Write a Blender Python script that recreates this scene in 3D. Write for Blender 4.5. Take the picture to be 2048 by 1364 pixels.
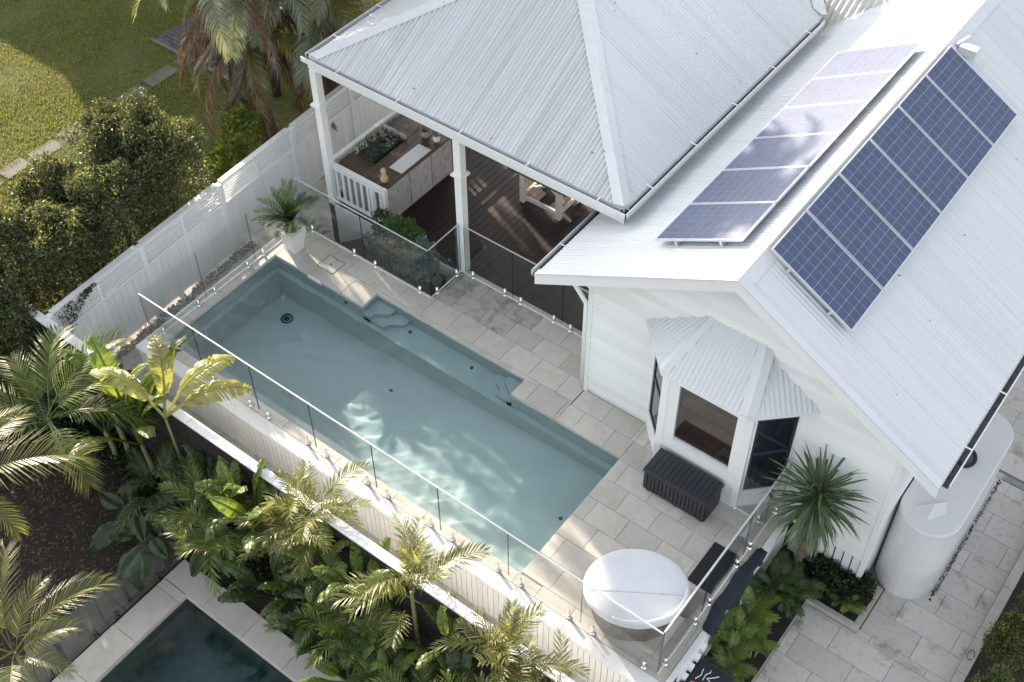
import bpy, math, random
import numpy as np
from mathutils import Vector, Matrix

# ------------------------------------------------------------------ scene, camera, light
for o in list(bpy.data.objects):
    bpy.data.objects.remove(o)
scene = bpy.context.scene
COL = scene.collection
random.seed(7)
RNG = np.random.default_rng(7)

cam_data = bpy.data.cameras.new("camera")
cam = bpy.data.objects.new("camera", cam_data)
COL.objects.link(cam)
cam.location = (13.84665, -11.32114, 16.21825)
cam.rotation_euler = (0.749885, 0.003192, 0.647722)
cam_data.sensor_fit = 'HORIZONTAL'
cam_data.sensor_width = 36.0
cam_data.lens = 2457.614 / 2048 * 36.0
cam_data.shift_x = -(1034.567 - 1024) / 2048
cam_data.shift_y = (621.353 - 682) / 2048
cam_data.clip_start = 0.1
cam_data.clip_end = 600
scene.camera = cam

SUN = Vector((-2.60, 0.98, 1.0)).normalized()          # towards the sun
SUN_EL = math.asin(SUN.z)
SUN_AZ = math.atan2(SUN.x, SUN.y)
world = bpy.data.worlds.new("World")
scene.world = world
world.use_nodes = True
wn = world.node_tree
wn.nodes.clear()
sky = wn.nodes.new("ShaderNodeTexSky")
sky.sky_type = 'NISHITA'
sky.sun_disc = False
sky.sun_elevation = SUN_EL
sky.sun_rotation = SUN_AZ
sky.altitude = 20
sky.air_density = 1.0
sky.dust_density = 1.6
sky.ozone_density = 1.0
bg = wn.nodes.new("ShaderNodeBackground")
bg.inputs["Strength"].default_value = 0.15
wo = wn.nodes.new("ShaderNodeOutputWorld")
hsv = wn.nodes.new("ShaderNodeHueSaturation")      # thin high haze: a paler blue all over
hsv.inputs["Saturation"].default_value = 0.27
wn.links.new(sky.outputs[0], hsv.inputs["Color"])
wn.links.new(hsv.outputs[0], bg.inputs[0])
wn.links.new(bg.outputs[0], wo.inputs[0])

sun_data = bpy.data.lights.new("sun", 'SUN')
sun_data.energy = 4.2
sun_data.angle = math.radians(0.6)
sun_data.color = (1.0, 0.84, 0.66)
sun = bpy.data.objects.new("sun", sun_data)
COL.objects.link(sun)
sun_data.cycles.is_caustics_light = True
sun.location = (-20, 8, 20)
sun.rotation_euler = (-SUN).to_track_quat('-Z', 'Y').to_euler()

vs = scene.view_settings
vs.view_transform = 'Standard'
vs.look = 'None'
vs.exposure = 1.6
vs.gamma = 1.0
vs.use_curve_mapping = False
scene.cycles.use_denoising = True
scene.cycles.max_bounces = 10
scene.cycles.diffuse_bounces = 4
scene.cycles.glossy_bounces = 3
scene.cycles.transmission_bounces = 6
scene.cycles.transparent_max_bounces = 24
scene.cycles.sample_clamp_indirect = 8
scene.cycles.caustics_reflective = False
scene.cycles.caustics_refractive = True

# ------------------------------------------------------------------ materials
MATS = {}


def srgb(r, g, b):
    f = lambda c: c / 12.92 if c <= 0.04045 else ((c + 0.055) / 1.055) ** 2.4
    return (f(r / 255), f(g / 255), f(b / 255))


def pm(name, col, rough=0.5, metal=0.0, spec=0.5, var=0.0, noise=None, noise2=None, bump=None,
       stretch=None, sheen=0.0, coat=0.0):
    """procedural principled material. var: brightness spread between objects;
    noise = (scale, colour, lo, hi): patches of a second colour; bump = (scale, strength, distance)"""
    m = bpy.data.materials.new(name)
    m.use_nodes = True
    nt = m.node_tree
    N, L = nt.nodes, nt.links
    b = N["Principled BSDF"]
    b.inputs["Roughness"].default_value = rough
    b.inputs["Metallic"].default_value = metal
    b.inputs["Specular IOR Level"].default_value = spec
    if coat:
        b.inputs["Coat Weight"].default_value = coat
        b.inputs["Coat Roughness"].default_value = 0.55
    geo = N.new("ShaderNodeNewGeometry")
    vec = geo.outputs["Position"]
    if stretch:
        mp = N.new("ShaderNodeMapping")
        mp.inputs["Scale"].default_value = stretch
        L.new(vec, mp.inputs["Vector"])
        vec = mp.outputs[0]
    rgb = N.new("ShaderNodeRGB")
    rgb.outputs[0].default_value = (*col, 1)
    cur = rgb.outputs[0]
    for nz in (noise, noise2):
        if not nz:
            continue
        sc, c2, lo, hi = nz[:4]
        t = N.new("ShaderNodeTexNoise")
        t.inputs["Scale"].default_value = sc
        t.inputs["Detail"].default_value = 5
        t.inputs["Roughness"].default_value = 0.62
        L.new(vec, t.inputs["Vector"])
        mr = N.new("ShaderNodeMapRange")
        mr.inputs["From Min"].default_value = lo
        mr.inputs["From Max"].default_value = hi
        L.new(t.outputs["Fac"], mr.inputs["Value"])
        mx = N.new("ShaderNodeMix")
        mx.data_type = 'RGBA'
        L.new(mr.outputs[0], mx.inputs[0])
        L.new(cur, mx.inputs[6])
        mx.inputs[7].default_value = (*c2, 1)
        cur = mx.outputs[2]
    if var:
        oi = N.new("ShaderNodeObjectInfo")
        mr = N.new("ShaderNodeMapRange")
        mr.inputs["To Min"].default_value = 1 - var
        mr.inputs["To Max"].default_value = 1 + var
        L.new(oi.outputs["Random"], mr.inputs["Value"])
        mx = N.new("ShaderNodeVectorMath")
        mx.operation = 'SCALE'
        L.new(cur, mx.inputs[0])
        L.new(mr.outputs[0], mx.inputs["Scale"])
        cur = mx.outputs[0]
    L.new(cur, b.inputs["Base Color"])
    if bump:
        t = N.new("ShaderNodeTexNoise")
        t.inputs["Scale"].default_value = bump[0]
        t.inputs["Detail"].default_value = 4
        L.new(vec, t.inputs["Vector"])
        bp = N.new("ShaderNodeBump")
        bp.inputs["Strength"].default_value = bump[1]
        bp.inputs["Distance"].default_value = bump[2]
        L.new(t.outputs["Fac"], bp.inputs["Height"])
        L.new(bp.outputs[0], b.inputs["Normal"])
    MATS[name] = m
    return m


def leafmat(name, ca, cb, cc=None, rough=0.45, trans=0.3, tcol=None, objvar=0.25, spec=0.5):
    """leaf: colour runs from ca to cb (to cc for the odd leaf) leaf by leaf; part of the light passes through"""
    m = bpy.data.materials.new(name)
    m.use_nodes = True
    nt = m.node_tree
    N, L = nt.nodes, nt.links
    b = N["Principled BSDF"]
    out = N["Material Output"]
    b.inputs["Roughness"].default_value = rough
    b.inputs["Specular IOR Level"].default_value = spec
    geo = N.new("ShaderNodeNewGeometry")
    ramp = N.new("ShaderNodeValToRGB")
    e = ramp.color_ramp.elements
    e[0].position = 0.0
    e[0].color = (*ca, 1)
    e[1].position = 0.85
    e[1].color = (*cb, 1)
    if cc:
        k = e.new(0.97)
        k.color = (*cc, 1)
    L.new(geo.outputs["Random Per Island"], ramp.inputs[0])
    oi = N.new("ShaderNodeObjectInfo")
    mr = N.new("ShaderNodeMapRange")
    mr.inputs["To Min"].default_value = 1 - objvar
    mr.inputs["To Max"].default_value = 1 + objvar
    L.new(oi.outputs["Random"], mr.inputs["Value"])
    sc = N.new("ShaderNodeVectorMath")
    sc.operation = 'SCALE'
    L.new(ramp.outputs[0], sc.inputs[0])
    L.new(mr.outputs[0], sc.inputs["Scale"])
    L.new(sc.outputs[0], b.inputs["Base Color"])
    tr = N.new("ShaderNodeBsdfTranslucent")
    hs = N.new("ShaderNodeVectorMath")
    hs.operation = 'MULTIPLY'
    L.new(sc.outputs[0], hs.inputs[0])
    hs.inputs[1].default_value = tcol or (2.2, 1.9, 0.9)
    L.new(hs.outputs[0], tr.inputs["Color"])
    mx = N.new("ShaderNodeMixShader")
    mx.inputs[0].default_value = trans
    L.new(b.outputs[0], mx.inputs[1])
    L.new(tr.outputs[0], mx.inputs[2])
    L.new(mx.outputs[0], out.inputs[0])
    MATS[name] = m
    return m


def glassmat(name, tint, rough=0.0, ior=1.45, bump=None, absorb=None):
    """clear sheet: light goes straight through, the surface mirrors by Fresnel"""
    m = bpy.data.materials.new(name)
    m.use_nodes = True
    nt = m.node_tree
    N, L = nt.nodes, nt.links
    N.remove(N["Principled BSDF"])
    out = N["Material Output"]
    t = N.new("ShaderNodeBsdfTransparent")
    t.inputs[0].default_value = (*tint, 1)
    g = N.new("ShaderNodeBsdfGlossy")
    g.inputs["Roughness"].default_value = rough
    lw_ = N.new("ShaderNodeLayerWeight")          # Schlick's Fresnel, the same from both sides
    lw_.inputs["Blend"].default_value = 0.5
    pw_ = N.new("ShaderNodeMath")
    pw_.operation = 'POWER'
    L.new(lw_.outputs["Facing"], pw_.inputs[0])
    pw_.inputs[1].default_value = 5.0
    f = N.new("ShaderNodeMapRange")
    f0 = ((ior - 1) / (ior + 1)) ** 2
    f.inputs["To Min"].default_value = f0
    f.inputs["To Max"].default_value = 1.0
    L.new(pw_.outputs[0], f.inputs["Value"])
    mx = N.new("ShaderNodeMixShader")
    L.new(f.outputs[0], mx.inputs[0])
    L.new(t.outputs[0], mx.inputs[1])
    L.new(g.outputs[0], mx.inputs[2])
    L.new(mx.outputs[0], out.inputs["Surface"])
    if bump:
        geo = N.new("ShaderNodeNewGeometry")
        nz = N.new("ShaderNodeTexNoise")
        nz.inputs["Scale"].default_value = bump[0]
        nz.inputs["Detail"].default_value = 3
        L.new(geo.outputs["Position"], nz.inputs["Vector"])
        bp = N.new("ShaderNodeBump")
        bp.inputs["Strength"].default_value = bump[1]
        bp.inputs["Distance"].default_value = bump[2]
        L.new(nz.outputs["Fac"], bp.inputs["Height"])
        L.new(bp.outputs[0], g.inputs["Normal"])
        L.new(bp.outputs[0], lw_.inputs["Normal"])
    if absorb:
        v = N.new("ShaderNodeVolumeAbsorption")
        v.inputs["Color"].default_value = (*absorb[0], 1)
        v.inputs["Density"].default_value = absorb[1]
        L.new(v.outputs[0], out.inputs["Volume"])
    MATS[name] = m
    return m


pm("white_paint", (0.78, 0.79, 0.79), 0.45, var=0.03, noise=(1.5, (0.74, 0.745, 0.735), 0.45, 0.8))
pm("white_board", (0.77, 0.78, 0.77), 0.5, var=0.05, noise=(2.2, (0.735, 0.745, 0.73), 0.5, 0.85), bump=(40, 0.1, 0.002))
pm("fence_white", (0.88, 0.885, 0.885), 0.5, var=0.04, noise=(3.0, (0.80, 0.795, 0.77), 0.52, 0.85), stretch=(1, 1, 0.25))
pm("roof_white", (0.63, 0.645, 0.67), 0.5, noise=(0.9, (0.58, 0.59, 0.60), 0.45, 0.8), noise2=(7, (0.56, 0.55, 0.52), 0.62, 0.85))
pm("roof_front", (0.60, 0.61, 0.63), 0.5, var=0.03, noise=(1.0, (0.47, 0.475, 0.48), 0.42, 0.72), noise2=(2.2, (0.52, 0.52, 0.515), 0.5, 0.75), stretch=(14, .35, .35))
pm("roof_side", (0.64, 0.655, 0.68), 0.5, var=0.025, noise=(1.0, (0.575, 0.585, 0.60), 0.45, 0.75), noise2=(2.2, (0.58, 0.58, 0.57), 0.55, 0.8), stretch=(.35, 14, .35))
pm("roof_cap", (0.64, 0.655, 0.68), 0.45, noise=(9, (0.42, 0.41, 0.39), 0.58, 0.8), noise2=(1.2, (0.58, 0.585, 0.59), 0.4, 0.8))
pm("gutter_grey", (0.50, 0.52, 0.55), 0.5, noise=(6, (0.25, 0.25, 0.25), 0.45, 0.75))
pm("gutter_inside", (0.075, 0.075, 0.08), 0.8, noise=(9, (0.03, 0.03, 0.03), 0.45, 0.7))  # dark tone for the channel's floor and inner back wall
pm("gutter_white", (0.75, 0.76, 0.77), 0.4)
pm("rear_roof", (0.62, 0.60, 0.56), 0.5, noise=(2, (0.5, 0.47, 0.43), 0.4, 0.8))
pm("glass_edge", (0.02, 0.045, 0.042), 0.25)
pm("dark_gap", (0.02, 0.02, 0.02), 0.9)
pm("paver_sand", (0.50, 0.475, 0.43), 0.6, var=0.10, noise=(2.6, (0.40, 0.375, 0.33), 0.45, 0.78),
   noise2=(9, (0.57, 0.55, 0.51), 0.52, 0.8), bump=(30, 0.15, 0.003))
pm("paver_mossy", (0.40, 0.385, 0.345), 0.65, var=0.12, noise=(4, (0.13, 0.125, 0.10), 0.48, 0.72), bump=(30, 0.2, 0.004))
pm("grout", (0.20, 0.19, 0.17), 0.9)
pm("paver_grey", (0.52, 0.495, 0.465), 0.65, var=0.09, noise=(2.3, (0.17, 0.155, 0.14), 0.565, 0.74),
   noise2=(11, (0.40, 0.38, 0.35), 0.50, 0.78), bump=(25, 0.2, 0.004))
pm("grout_dark", (0.20, 0.19, 0.17), 0.9)
pm("pool_shell", (0.61, 0.63, 0.625), 0.5, noise=(2.5, (0.55, 0.575, 0.575), 0.4, 0.8))
pm("chrome", (0.75, 0.76, 0.78), 0.15, metal=1.0)
pm("rail_alu", (0.66, 0.67, 0.69), 0.3, metal=0.4)
pm("deck_timber", (0.020, 0.0085, 0.0065), 0.6, var=0.25, noise=(9, (0.018, 0.008, 0.006), 0.4, 0.7), stretch=(1, .08, 1))
pm("ceiling_dark", (0.16, 0.10, 0.07), 0.6, noise=(6, (0.10, 0.06, 0.04), 0.4, 0.7))  # unseen ceiling, coloured dark to cut light bounced onto the verandah floor
pm("counter_timber", (0.085, 0.056, 0.040), 0.45, var=0.15, noise=(8, (0.045, 0.03, 0.022), 0.4, 0.7), stretch=(1, .2, 1))
pm("whitewash", (0.47, 0.46, 0.455), 0.7, var=0.06, noise=(9, (0.30, 0.285, 0.275), 0.47, 0.70), stretch=(1, 1, .8), bump=(20, .2, .004))
pm("white_top", (0.72, 0.73, 0.73), 0.35)
pm("table_white", (0.60, 0.57, 0.52), 0.6, noise=(15, (0.42, 0.36, 0.29), 0.5, 0.75))
pm("table_dark", (0.085, 0.075, 0.065), 0.55, var=0.15, noise=(12, (0.05, 0.045, 0.04), 0.4, 0.7), stretch=(.1, 1, 1))
pm("panel_cell", (0.030, 0.050, 0.125), 0.55, var=0.12, noise=(26, (0.042, 0.070, 0.165), 0.4, 0.7), stretch=(1, .3, 1), spec=0.55, coat=0.38)
pm("panel_back", (0.50, 0.55, 0.63), 0.35, coat=0.5)
pm("panel_frame", (0.70, 0.72, 0.74), 0.3, metal=0.5)
pm("tank_cream", (0.66, 0.655, 0.66), 0.42, noise=(0.8, (0.60, 0.60, 0.61), 0.4, 0.75))
pm("black_plastic", (0.018, 0.021, 0.026), 0.42, var=0.1)
pm("box_charcoal", (0.022, 0.026, 0.032), 0.45)
pm("navy_cloth", (0.013, 0.019, 0.030), 0.85, bump=(60, .3, .004))
pm("mat_black", (0.012, 0.013, 0.016), 0.9)
pm("tub_cover", (0.60, 0.615, 0.655), 0.65, noise=(3, (0.55, 0.565, 0.60), 0.4, 0.8), bump=(7, 0.25, 0.01))
pm("tub_body", (0.125, 0.112, 0.10), 0.65, noise=(16, (0.08, 0.072, 0.065), 0.4, 0.7), bump=(60, .3, .004))
pm("pot_white", (0.72, 0.73, 0.72), 0.5, noise=(5, (0.62, 0.62, 0.58), 0.5, 0.8))
pm("pot_terra", (0.22, 0.15, 0.11), 0.7, noise=(8, (0.14, 0.10, 0.08), 0.4, 0.7))
pm("pot_stone", (0.34, 0.32, 0.30), 0.7, noise=(8, (0.24, 0.22, 0.2), 0.4, 0.7))
pm("tan_ceramic", (0.50, 0.36, 0.22), 0.5)
pm("soil", (0.030, 0.022, 0.016), 0.95, noise=(6, (0.016, 0.013, 0.010), 0.35, 0.65), noise2=(22, (0.055, 0.041, 0.028), 0.58, 0.75), bump=(18, .8, .03))
pm("soil_dark", (0.022, 0.019, 0.016), 0.95, noise=(9, (0.012, 0.011, 0.010), 0.4, 0.7), bump=(18, .8, .03))
pm("lawn_base", (0.075, 0.098, 0.024), 0.9, noise=(1.1, (0.15, 0.15, 0.05), 0.4, 0.7), noise2=(14, (0.035, 0.055, 0.014), 0.45, 0.7), bump=(45, .9, .03))
pm("path_grey", (0.13, 0.125, 0.10), 0.8, noise=(5, (0.11, 0.105, 0.09), 0.4, 0.7))
pm("flag_dark", (0.085, 0.08, 0.07), 0.8, noise=(5, (0.05, 0.047, 0.04), 0.4, 0.7))
pm("brick_dark", (0.085, 0.075, 0.075), 0.8, var=0.25, noise=(10, (0.05, 0.045, 0.045), 0.4, 0.7))
pm("concrete", (0.56, 0.53, 0.49), 0.8, noise=(3, (0.26, 0.24, 0.21), 0.4, 0.75))
pm("pebble", (0.40, 0.38, 0.36), 0.7, noise=(30, (0.12, 0.11, 0.10), 0.45, 0.6))
pm("slat_dark", (0.028, 0.022, 0.022), 0.6, var=0.2)
pm("cap_white", (0.76, 0.76, 0.77), 0.45, noise=(7, (0.55, 0.54, 0.51), 0.52, 0.8))
pm("cap_stone", (0.46, 0.43, 0.38), 0.7, noise=(4, (0.34, 0.31, 0.27), 0.45, 0.75))
pm("bark", (0.16, 0.115, 0.08), 0.9, noise=(12, (0.09, 0.065, 0.045), 0.4, 0.7), bump=(20, .6, .02))
pm("stem_green", (0.17, 0.19, 0.075), 0.6, noise=(6, (0.25, 0.22, 0.12), 0.4, 0.7))
pm("nbr_coping", (0.50, 0.47, 0.43), 0.6, var=0.05, noise=(4, (0.42, 0.39, 0.35), 0.42, 0.75), bump=(25, .2, .004))
pm("nbr_shell", (0.060, 0.105, 0.105), 0.6, noise=(0.9, (0.17, 0.215, 0.23), 0.45, 0.62), noise2=(3, (0.035, 0.065, 0.06), 0.52, 0.7))  # pale blue-grey patches stand for sky mirrored on the water
pm("nbr_wall", (0.17, 0.15, 0.12), 0.7, noise=(10, (0.10, 0.09, 0.075), 0.4, 0.7))
pm("room_floor", (0.34, 0.33, 0.32), 0.5, var=0.05)
pm("room_wall", (0.55, 0.55, 0.54), 0.7)
pm("bench_brown", (0.46, 0.22, 0.085), 0.4, noise=(5, (0.34, 0.15, 0.06), 0.35, 0.7), stretch=(.3, 1, 1))
pm("win_frame_dark", (0.03, 0.035, 0.045), 0.4)
pm("pane_dark", (0.012, 0.015, 0.025), 0.08, spec=0.6)
pm("nbr_render", (0.55, 0.5, 0.44), 0.7)
pm("nbr_tile", (0.25, 0.12, 0.08), 0.7)
pm("drain_blue", (0.012, 0.045, 0.12), 0.5)
pm("drain_grey", (0.06, 0.075, 0.09), 0.5)
pm("sign_white", (0.7, 0.7, 0.7), 0.6)
pm("sign_orange", (0.6, 0.2, 0.09), 0.6)
pm("fruit_gold", (0.45, 0.22, 0.04), 0.5)

leafmat("hedge_leaf", (0.020, 0.036, 0.014), (0.105, 0.13, 0.060), (0.24, 0.21, 0.12), rough=0.52, trans=0.38, spec=0.7, tcol=(2.3, 2.1, 1.0))
leafmat("bright_leaf", (0.10, 0.16, 0.03), (0.22, 0.28, 0.06), (0.30, 0.33, 0.12), rough=0.4, trans=0.4)
leafmat("right_hedge_leaf", (0.030, 0.055, 0.018), (0.10, 0.13, 0.035), (0.28, 0.20, 0.05), rough=0.4, trans=0.25)
leafmat("shrub_leaf", (0.025, 0.065, 0.025), (0.06, 0.13, 0.04), None, trans=0.3)
leafmat("bluegrey_leaf", (0.07, 0.11, 0.105), (0.13, 0.18, 0.17), None, trans=0.2)
leafmat("palm_green", (0.075, 0.115, 0.024), (0.16, 0.205, 0.045), (0.30, 0.24, 0.08), rough=0.44, trans=0.36, spec=0.5, tcol=(1.9, 1.75, 0.9))
leafmat("palm_olive", (0.10, 0.125, 0.032), (0.21, 0.225, 0.07), (0.38, 0.32, 0.13), rough=0.40, trans=0.36, spec=0.6, tcol=(1.9, 1.75, 0.95))
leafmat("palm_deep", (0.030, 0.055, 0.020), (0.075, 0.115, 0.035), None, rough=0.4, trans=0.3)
leafmat("palm_grey", (0.10, 0.13, 0.085), (0.20, 0.235, 0.16), None, rough=0.35, trans=0.3, spec=0.7)
leafmat("palm_dead", (0.12, 0.075, 0.045), (0.27, 0.185, 0.115), (0.36, 0.28, 0.19), rough=0.8, trans=0.25, tcol=(1.8, 1.2, .6), spec=0.2)
leafmat("palm_dead_grey", (0.11, 0.085, 0.07), (0.24, 0.19, 0.155), None, rough=0.85, trans=0.15, tcol=(1.2, 1, .8), spec=0.2)
leafmat("paddle_green", (0.09, 0.145, 0.025), (0.145, 0.20, 0.038), None, rough=0.36, trans=0.4, objvar=0.35, spec=0.6)
leafmat("paddle_pale", (0.24, 0.26, 0.075), (0.33, 0.33, 0.12), None, rough=0.36, trans=0.42, objvar=0.2, spec=0.7)
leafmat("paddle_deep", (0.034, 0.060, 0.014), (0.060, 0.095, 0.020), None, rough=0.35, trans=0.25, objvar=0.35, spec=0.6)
leafmat("elephant_leaf", (0.030, 0.056, 0.022), (0.042, 0.075, 0.028), None, rough=0.4, trans=0.25, objvar=0.25)
leafmat("cycad_leaf", (0.025, 0.060, 0.026), (0.055, 0.105, 0.038), (0.22, 0.24, 0.05), rough=0.4, trans=0.2)
leafmat("yucca_leaf", (0.035, 0.070, 0.034), (0.085, 0.135, 0.065), (0.15, 0.20, 0.08), rough=0.4, trans=0.2, spec=0.6)
leafmat("yucca_old", (0.20, 0.17, 0.04), (0.38, 0.27, 0.05), (0.42, 0.20, 0.05), rough=0.7, trans=0.25)
leafmat("fern_leaf", (0.075, 0.13, 0.030), (0.19, 0.25, 0.06), None, trans=0.35)
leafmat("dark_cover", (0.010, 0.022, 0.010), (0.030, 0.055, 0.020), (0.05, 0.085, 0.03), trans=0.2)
leafmat("grass_blade", (0.085, 0.115, 0.026), (0.20, 0.215, 0.056), (0.28, 0.26, 0.10), rough=0.6, trans=0.35)
leafmat("litter", (0.06, 0.04, 0.025), (0.14, 0.10, 0.06), None, rough=0.9, trans=0.05)

glassmat("fence_glass", (0.975, 0.987, 0.983), ior=1.5)
glassmat("verandah_glass", (0.90, 0.925, 0.925), ior=1.55)  # nearly clear, slightly greyer than the other fence panes
glassmat("window_glass", (0.90, 0.92, 0.93), ior=2.1)
def watermat(name, tint):
    """pool water surface: bends the light passing through, mirrors by Fresnel (Schlick), tints what is below"""
    m = bpy.data.materials.new(name)
    m.use_nodes = True
    N, L = m.node_tree.nodes, m.node_tree.links
    N.remove(N["Principled BSDF"])
    rf_ = N.new("ShaderNodeBsdfRefraction")
    rf_.inputs["Color"].default_value = (*tint, 1)
    rf_.inputs["IOR"].default_value = 1.33
    rf_.inputs["Roughness"].default_value = 0.0
    gl = N.new("ShaderNodeBsdfGlossy")
    gl.inputs["Roughness"].default_value = 0.02
    lw_ = N.new("ShaderNodeLayerWeight")
    lw_.inputs["Blend"].default_value = 0.5
    pw_ = N.new("ShaderNodeMath")
    pw_.operation = 'POWER'
    pw_.inputs[1].default_value = 5.0
    L.new(lw_.outputs["Facing"], pw_.inputs[0])
    mr = N.new("ShaderNodeMapRange")
    mr.inputs["To Min"].default_value = 0.02
    L.new(pw_.outputs[0], mr.inputs["Value"])
    mx = N.new("ShaderNodeMixShader")
    L.new(mr.outputs[0], mx.inputs[0])
    L.new(rf_.outputs[0], mx.inputs[1])
    L.new(gl.outputs[0], mx.inputs[2])
    L.new(mx.outputs[0], N["Material Output"].inputs["Surface"])
    MATS[name] = m


watermat("pool_water_mat", (0.765, 0.90, 0.92))
glassmat("nbr_water_mat", (0.85, 0.92, 0.92), rough=0.02, ior=1.33, bump=(3, 0.25, 0.02), absorb=((0.35, 0.58, 0.60), 1.0))

# ------------------------------------------------------------------ helpers
WORLD = {}     # object -> world location of its origin


def link(o, parent=None, loc=(0, 0, 0)):
    COL.objects.link(o)
    o.location = loc
    WORLD[o] = Vector(loc)
    if parent is not None:
        o.parent = parent
        o.matrix_parent_inverse = Matrix.Translation(-WORLD[parent])
    return o


def tag(o, label=None, cat=None, group=None, kind=None):
    if label:
        o["label"] = label
    if cat:
        o["category"] = cat
    if group:
        o["group"] = group
    if kind:
        o["kind"] = kind
    return o


def thing(name, label, cat, loc, group=None):
    o = bpy.data.objects.new(name, None)
    o.empty_display_size = 0.2
    link(o, None, loc)
    return tag(o, label, cat, group)


class MB:
    def __init__(self):
        self.v, self.f = [], []

    def add(self, v, f):
        b = len(self.v)
        self.v += [tuple(p) for p in v]
        self.f += [tuple(i + b for i in q) for q in f]
        return self

    def box(self, a, b):
        x0, y0, z0 = a
        x1, y1, z1 = b
        return self.add([(x0, y0, z0), (x1, y0, z0), (x1, y1, z0), (x0, y1, z0), (x0, y0, z1), (x1, y0, z1), (x1, y1, z1), (x0, y1, z1)],
                        [(0, 3, 2, 1), (4, 5, 6, 7), (0, 1, 5, 4), (1, 2, 6, 5), (2, 3, 7, 6), (3, 0, 4, 7)])

    def hexa(self, low, high):
        return self.add(list(low) + list(high),
                        [(0, 3, 2, 1), (4, 5, 6, 7), (0, 1, 5, 4), (1, 2, 6, 5), (2, 3, 7, 6), (3, 0, 4, 7)])

    def beam(self, p, q, w, h, up=(0, 0, 1)):
        """square bar from p to q, w wide, h high (centred)"""
        p, q = Vector(p), Vector(q)
        d = (q - p).normalized()
        s = d.cross(Vector(up))
        if s.length < 1e-4:
            s = d.cross(Vector((1, 0, 0)))
        s.normalize()
        u = s.cross(d).normalized()
        c = [(-w / 2, -h / 2), (w / 2, -h / 2), (w / 2, h / 2), (-w / 2, h / 2)]
        A = [p + s * a + u * b for a, b in c]
        B = [q + s * a + u * b for a, b in c]
        return self.add(A + B, [(0, 1, 2, 3), (7, 6, 5, 4), (0, 4, 5, 1), (1, 5, 6, 2), (2, 6, 7, 3), (3, 7, 4, 0)])

    def tube(self, pts, rad, n=8, cap=True):
        pts = [Vector(p) for p in pts]
        if not hasattr(rad, '__len__'):
            rad = [rad] * len(pts)
        b = len(self.v)
        ref = Vector((0.3, 0.7, 0.64)).normalized()
        for i, p in enumerate(pts):
            d = (pts[min(i + 1, len(pts) - 1)] - pts[max(i - 1, 0)]).normalized()
            s = d.cross(ref)
            if s.length < 0.05:
                s = d.cross(Vector((1, 0, 0)))
            s.normalize()
            u = d.cross(s).normalized()
            for k in range(n):
                a = 2 * math.pi * k / n
                self.v.append(tuple(p + (s * math.cos(a) + u * math.sin(a)) * rad[i]))
        for i in range(len(pts) - 1):
            for k in range(n):
                a0 = b + i * n + k
                a1 = b + i * n + (k + 1) % n
                self.f.append((a0, a1, a1 + n, a0 + n))
        if cap:
            self.f.append(tuple(b + k for k in reversed(range(n))))
            e = b + (len(pts) - 1) * n
            self.f.append(tuple(e + k for k in range(n)))
        return self

    def lathe(self, prof, c=(0, 0, 0), n=24, sx=1, sy=1, a0=0.0):
        b = len(self.v)
        for r, z in prof:
            for k in range(n):
                a = a0 + 2 * math.pi * k / n
                self.v.append((c[0] + r * math.cos(a) * sx, c[1] + r * math.sin(a) * sy, c[2] + z))
        for i in range(len(prof) - 1):
            for k in range(n):
                p = b + i * n + k
                q = b + i * n + (k + 1) % n
                self.f.append((p, q, q + n, p + n))
        if prof[0][0] > 1e-4:
            self.f.append(tuple(b + k for k in reversed(range(n))))
        if prof[-1][0] > 1e-4:
            e = b + (len(prof) - 1) * n
            self.f.append(tuple(e + k for k in range(n)))
        return self

    def prism(self, poly, z0, z1):
        n = len(poly)
        v = [(x, y, z0) for x, y in poly] + [(x, y, z1) for x, y in poly]
        f = [tuple(reversed(range(n))), tuple(range(n, 2 * n))]
        f += [(i, (i + 1) % n, n + (i + 1) % n, n + i) for i in range(n)]
        return self.add(v, f)

    def extr(self, prof, axis, a, b):
        """profile of (p,q) swept along an axis; axis x: (y,z), axis y: (x,z)"""
        n = len(prof)
        if axis == 'x':
            v = [(a, p, q) for p, q in prof] + [(b, p, q) for p, q in prof]
        else:
            v = [(p, a, q) for p, q in prof] + [(p, b, q) for p, q in prof]
        f = [tuple(range(n)), tuple(reversed(range(n, 2 * n)))]
        f += [(i, n + i, n + (i + 1) % n, (i + 1) % n) for i in range(n)]
        return self.add(v, f)

    def mesh(self, name, mat, smooth=False):
        me = bpy.data.meshes.new(name)
        me.from_pydata(self.v, [], self.f)
        me.materials.append(MATS[mat])
        if smooth:
            me.polygons.foreach_set("use_smooth", [True] * len(me.polygons))
        me.update()
        return me

    def build(self, name, mat, parent=None, smooth=False, kind=None):
        o = bpy.data.objects.new(name, self.mesh(name, mat, smooth))
        link(o, parent)
        if kind:
            o["kind"] = kind
        return o


def fixn(me):
    import bmesh
    bm = bmesh.new()
    bm.from_mesh(me)
    bmesh.ops.recalc_face_normals(bm, faces=bm.faces)
    bm.to_mesh(me)
    bm.free()


BOXC = {}


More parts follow.
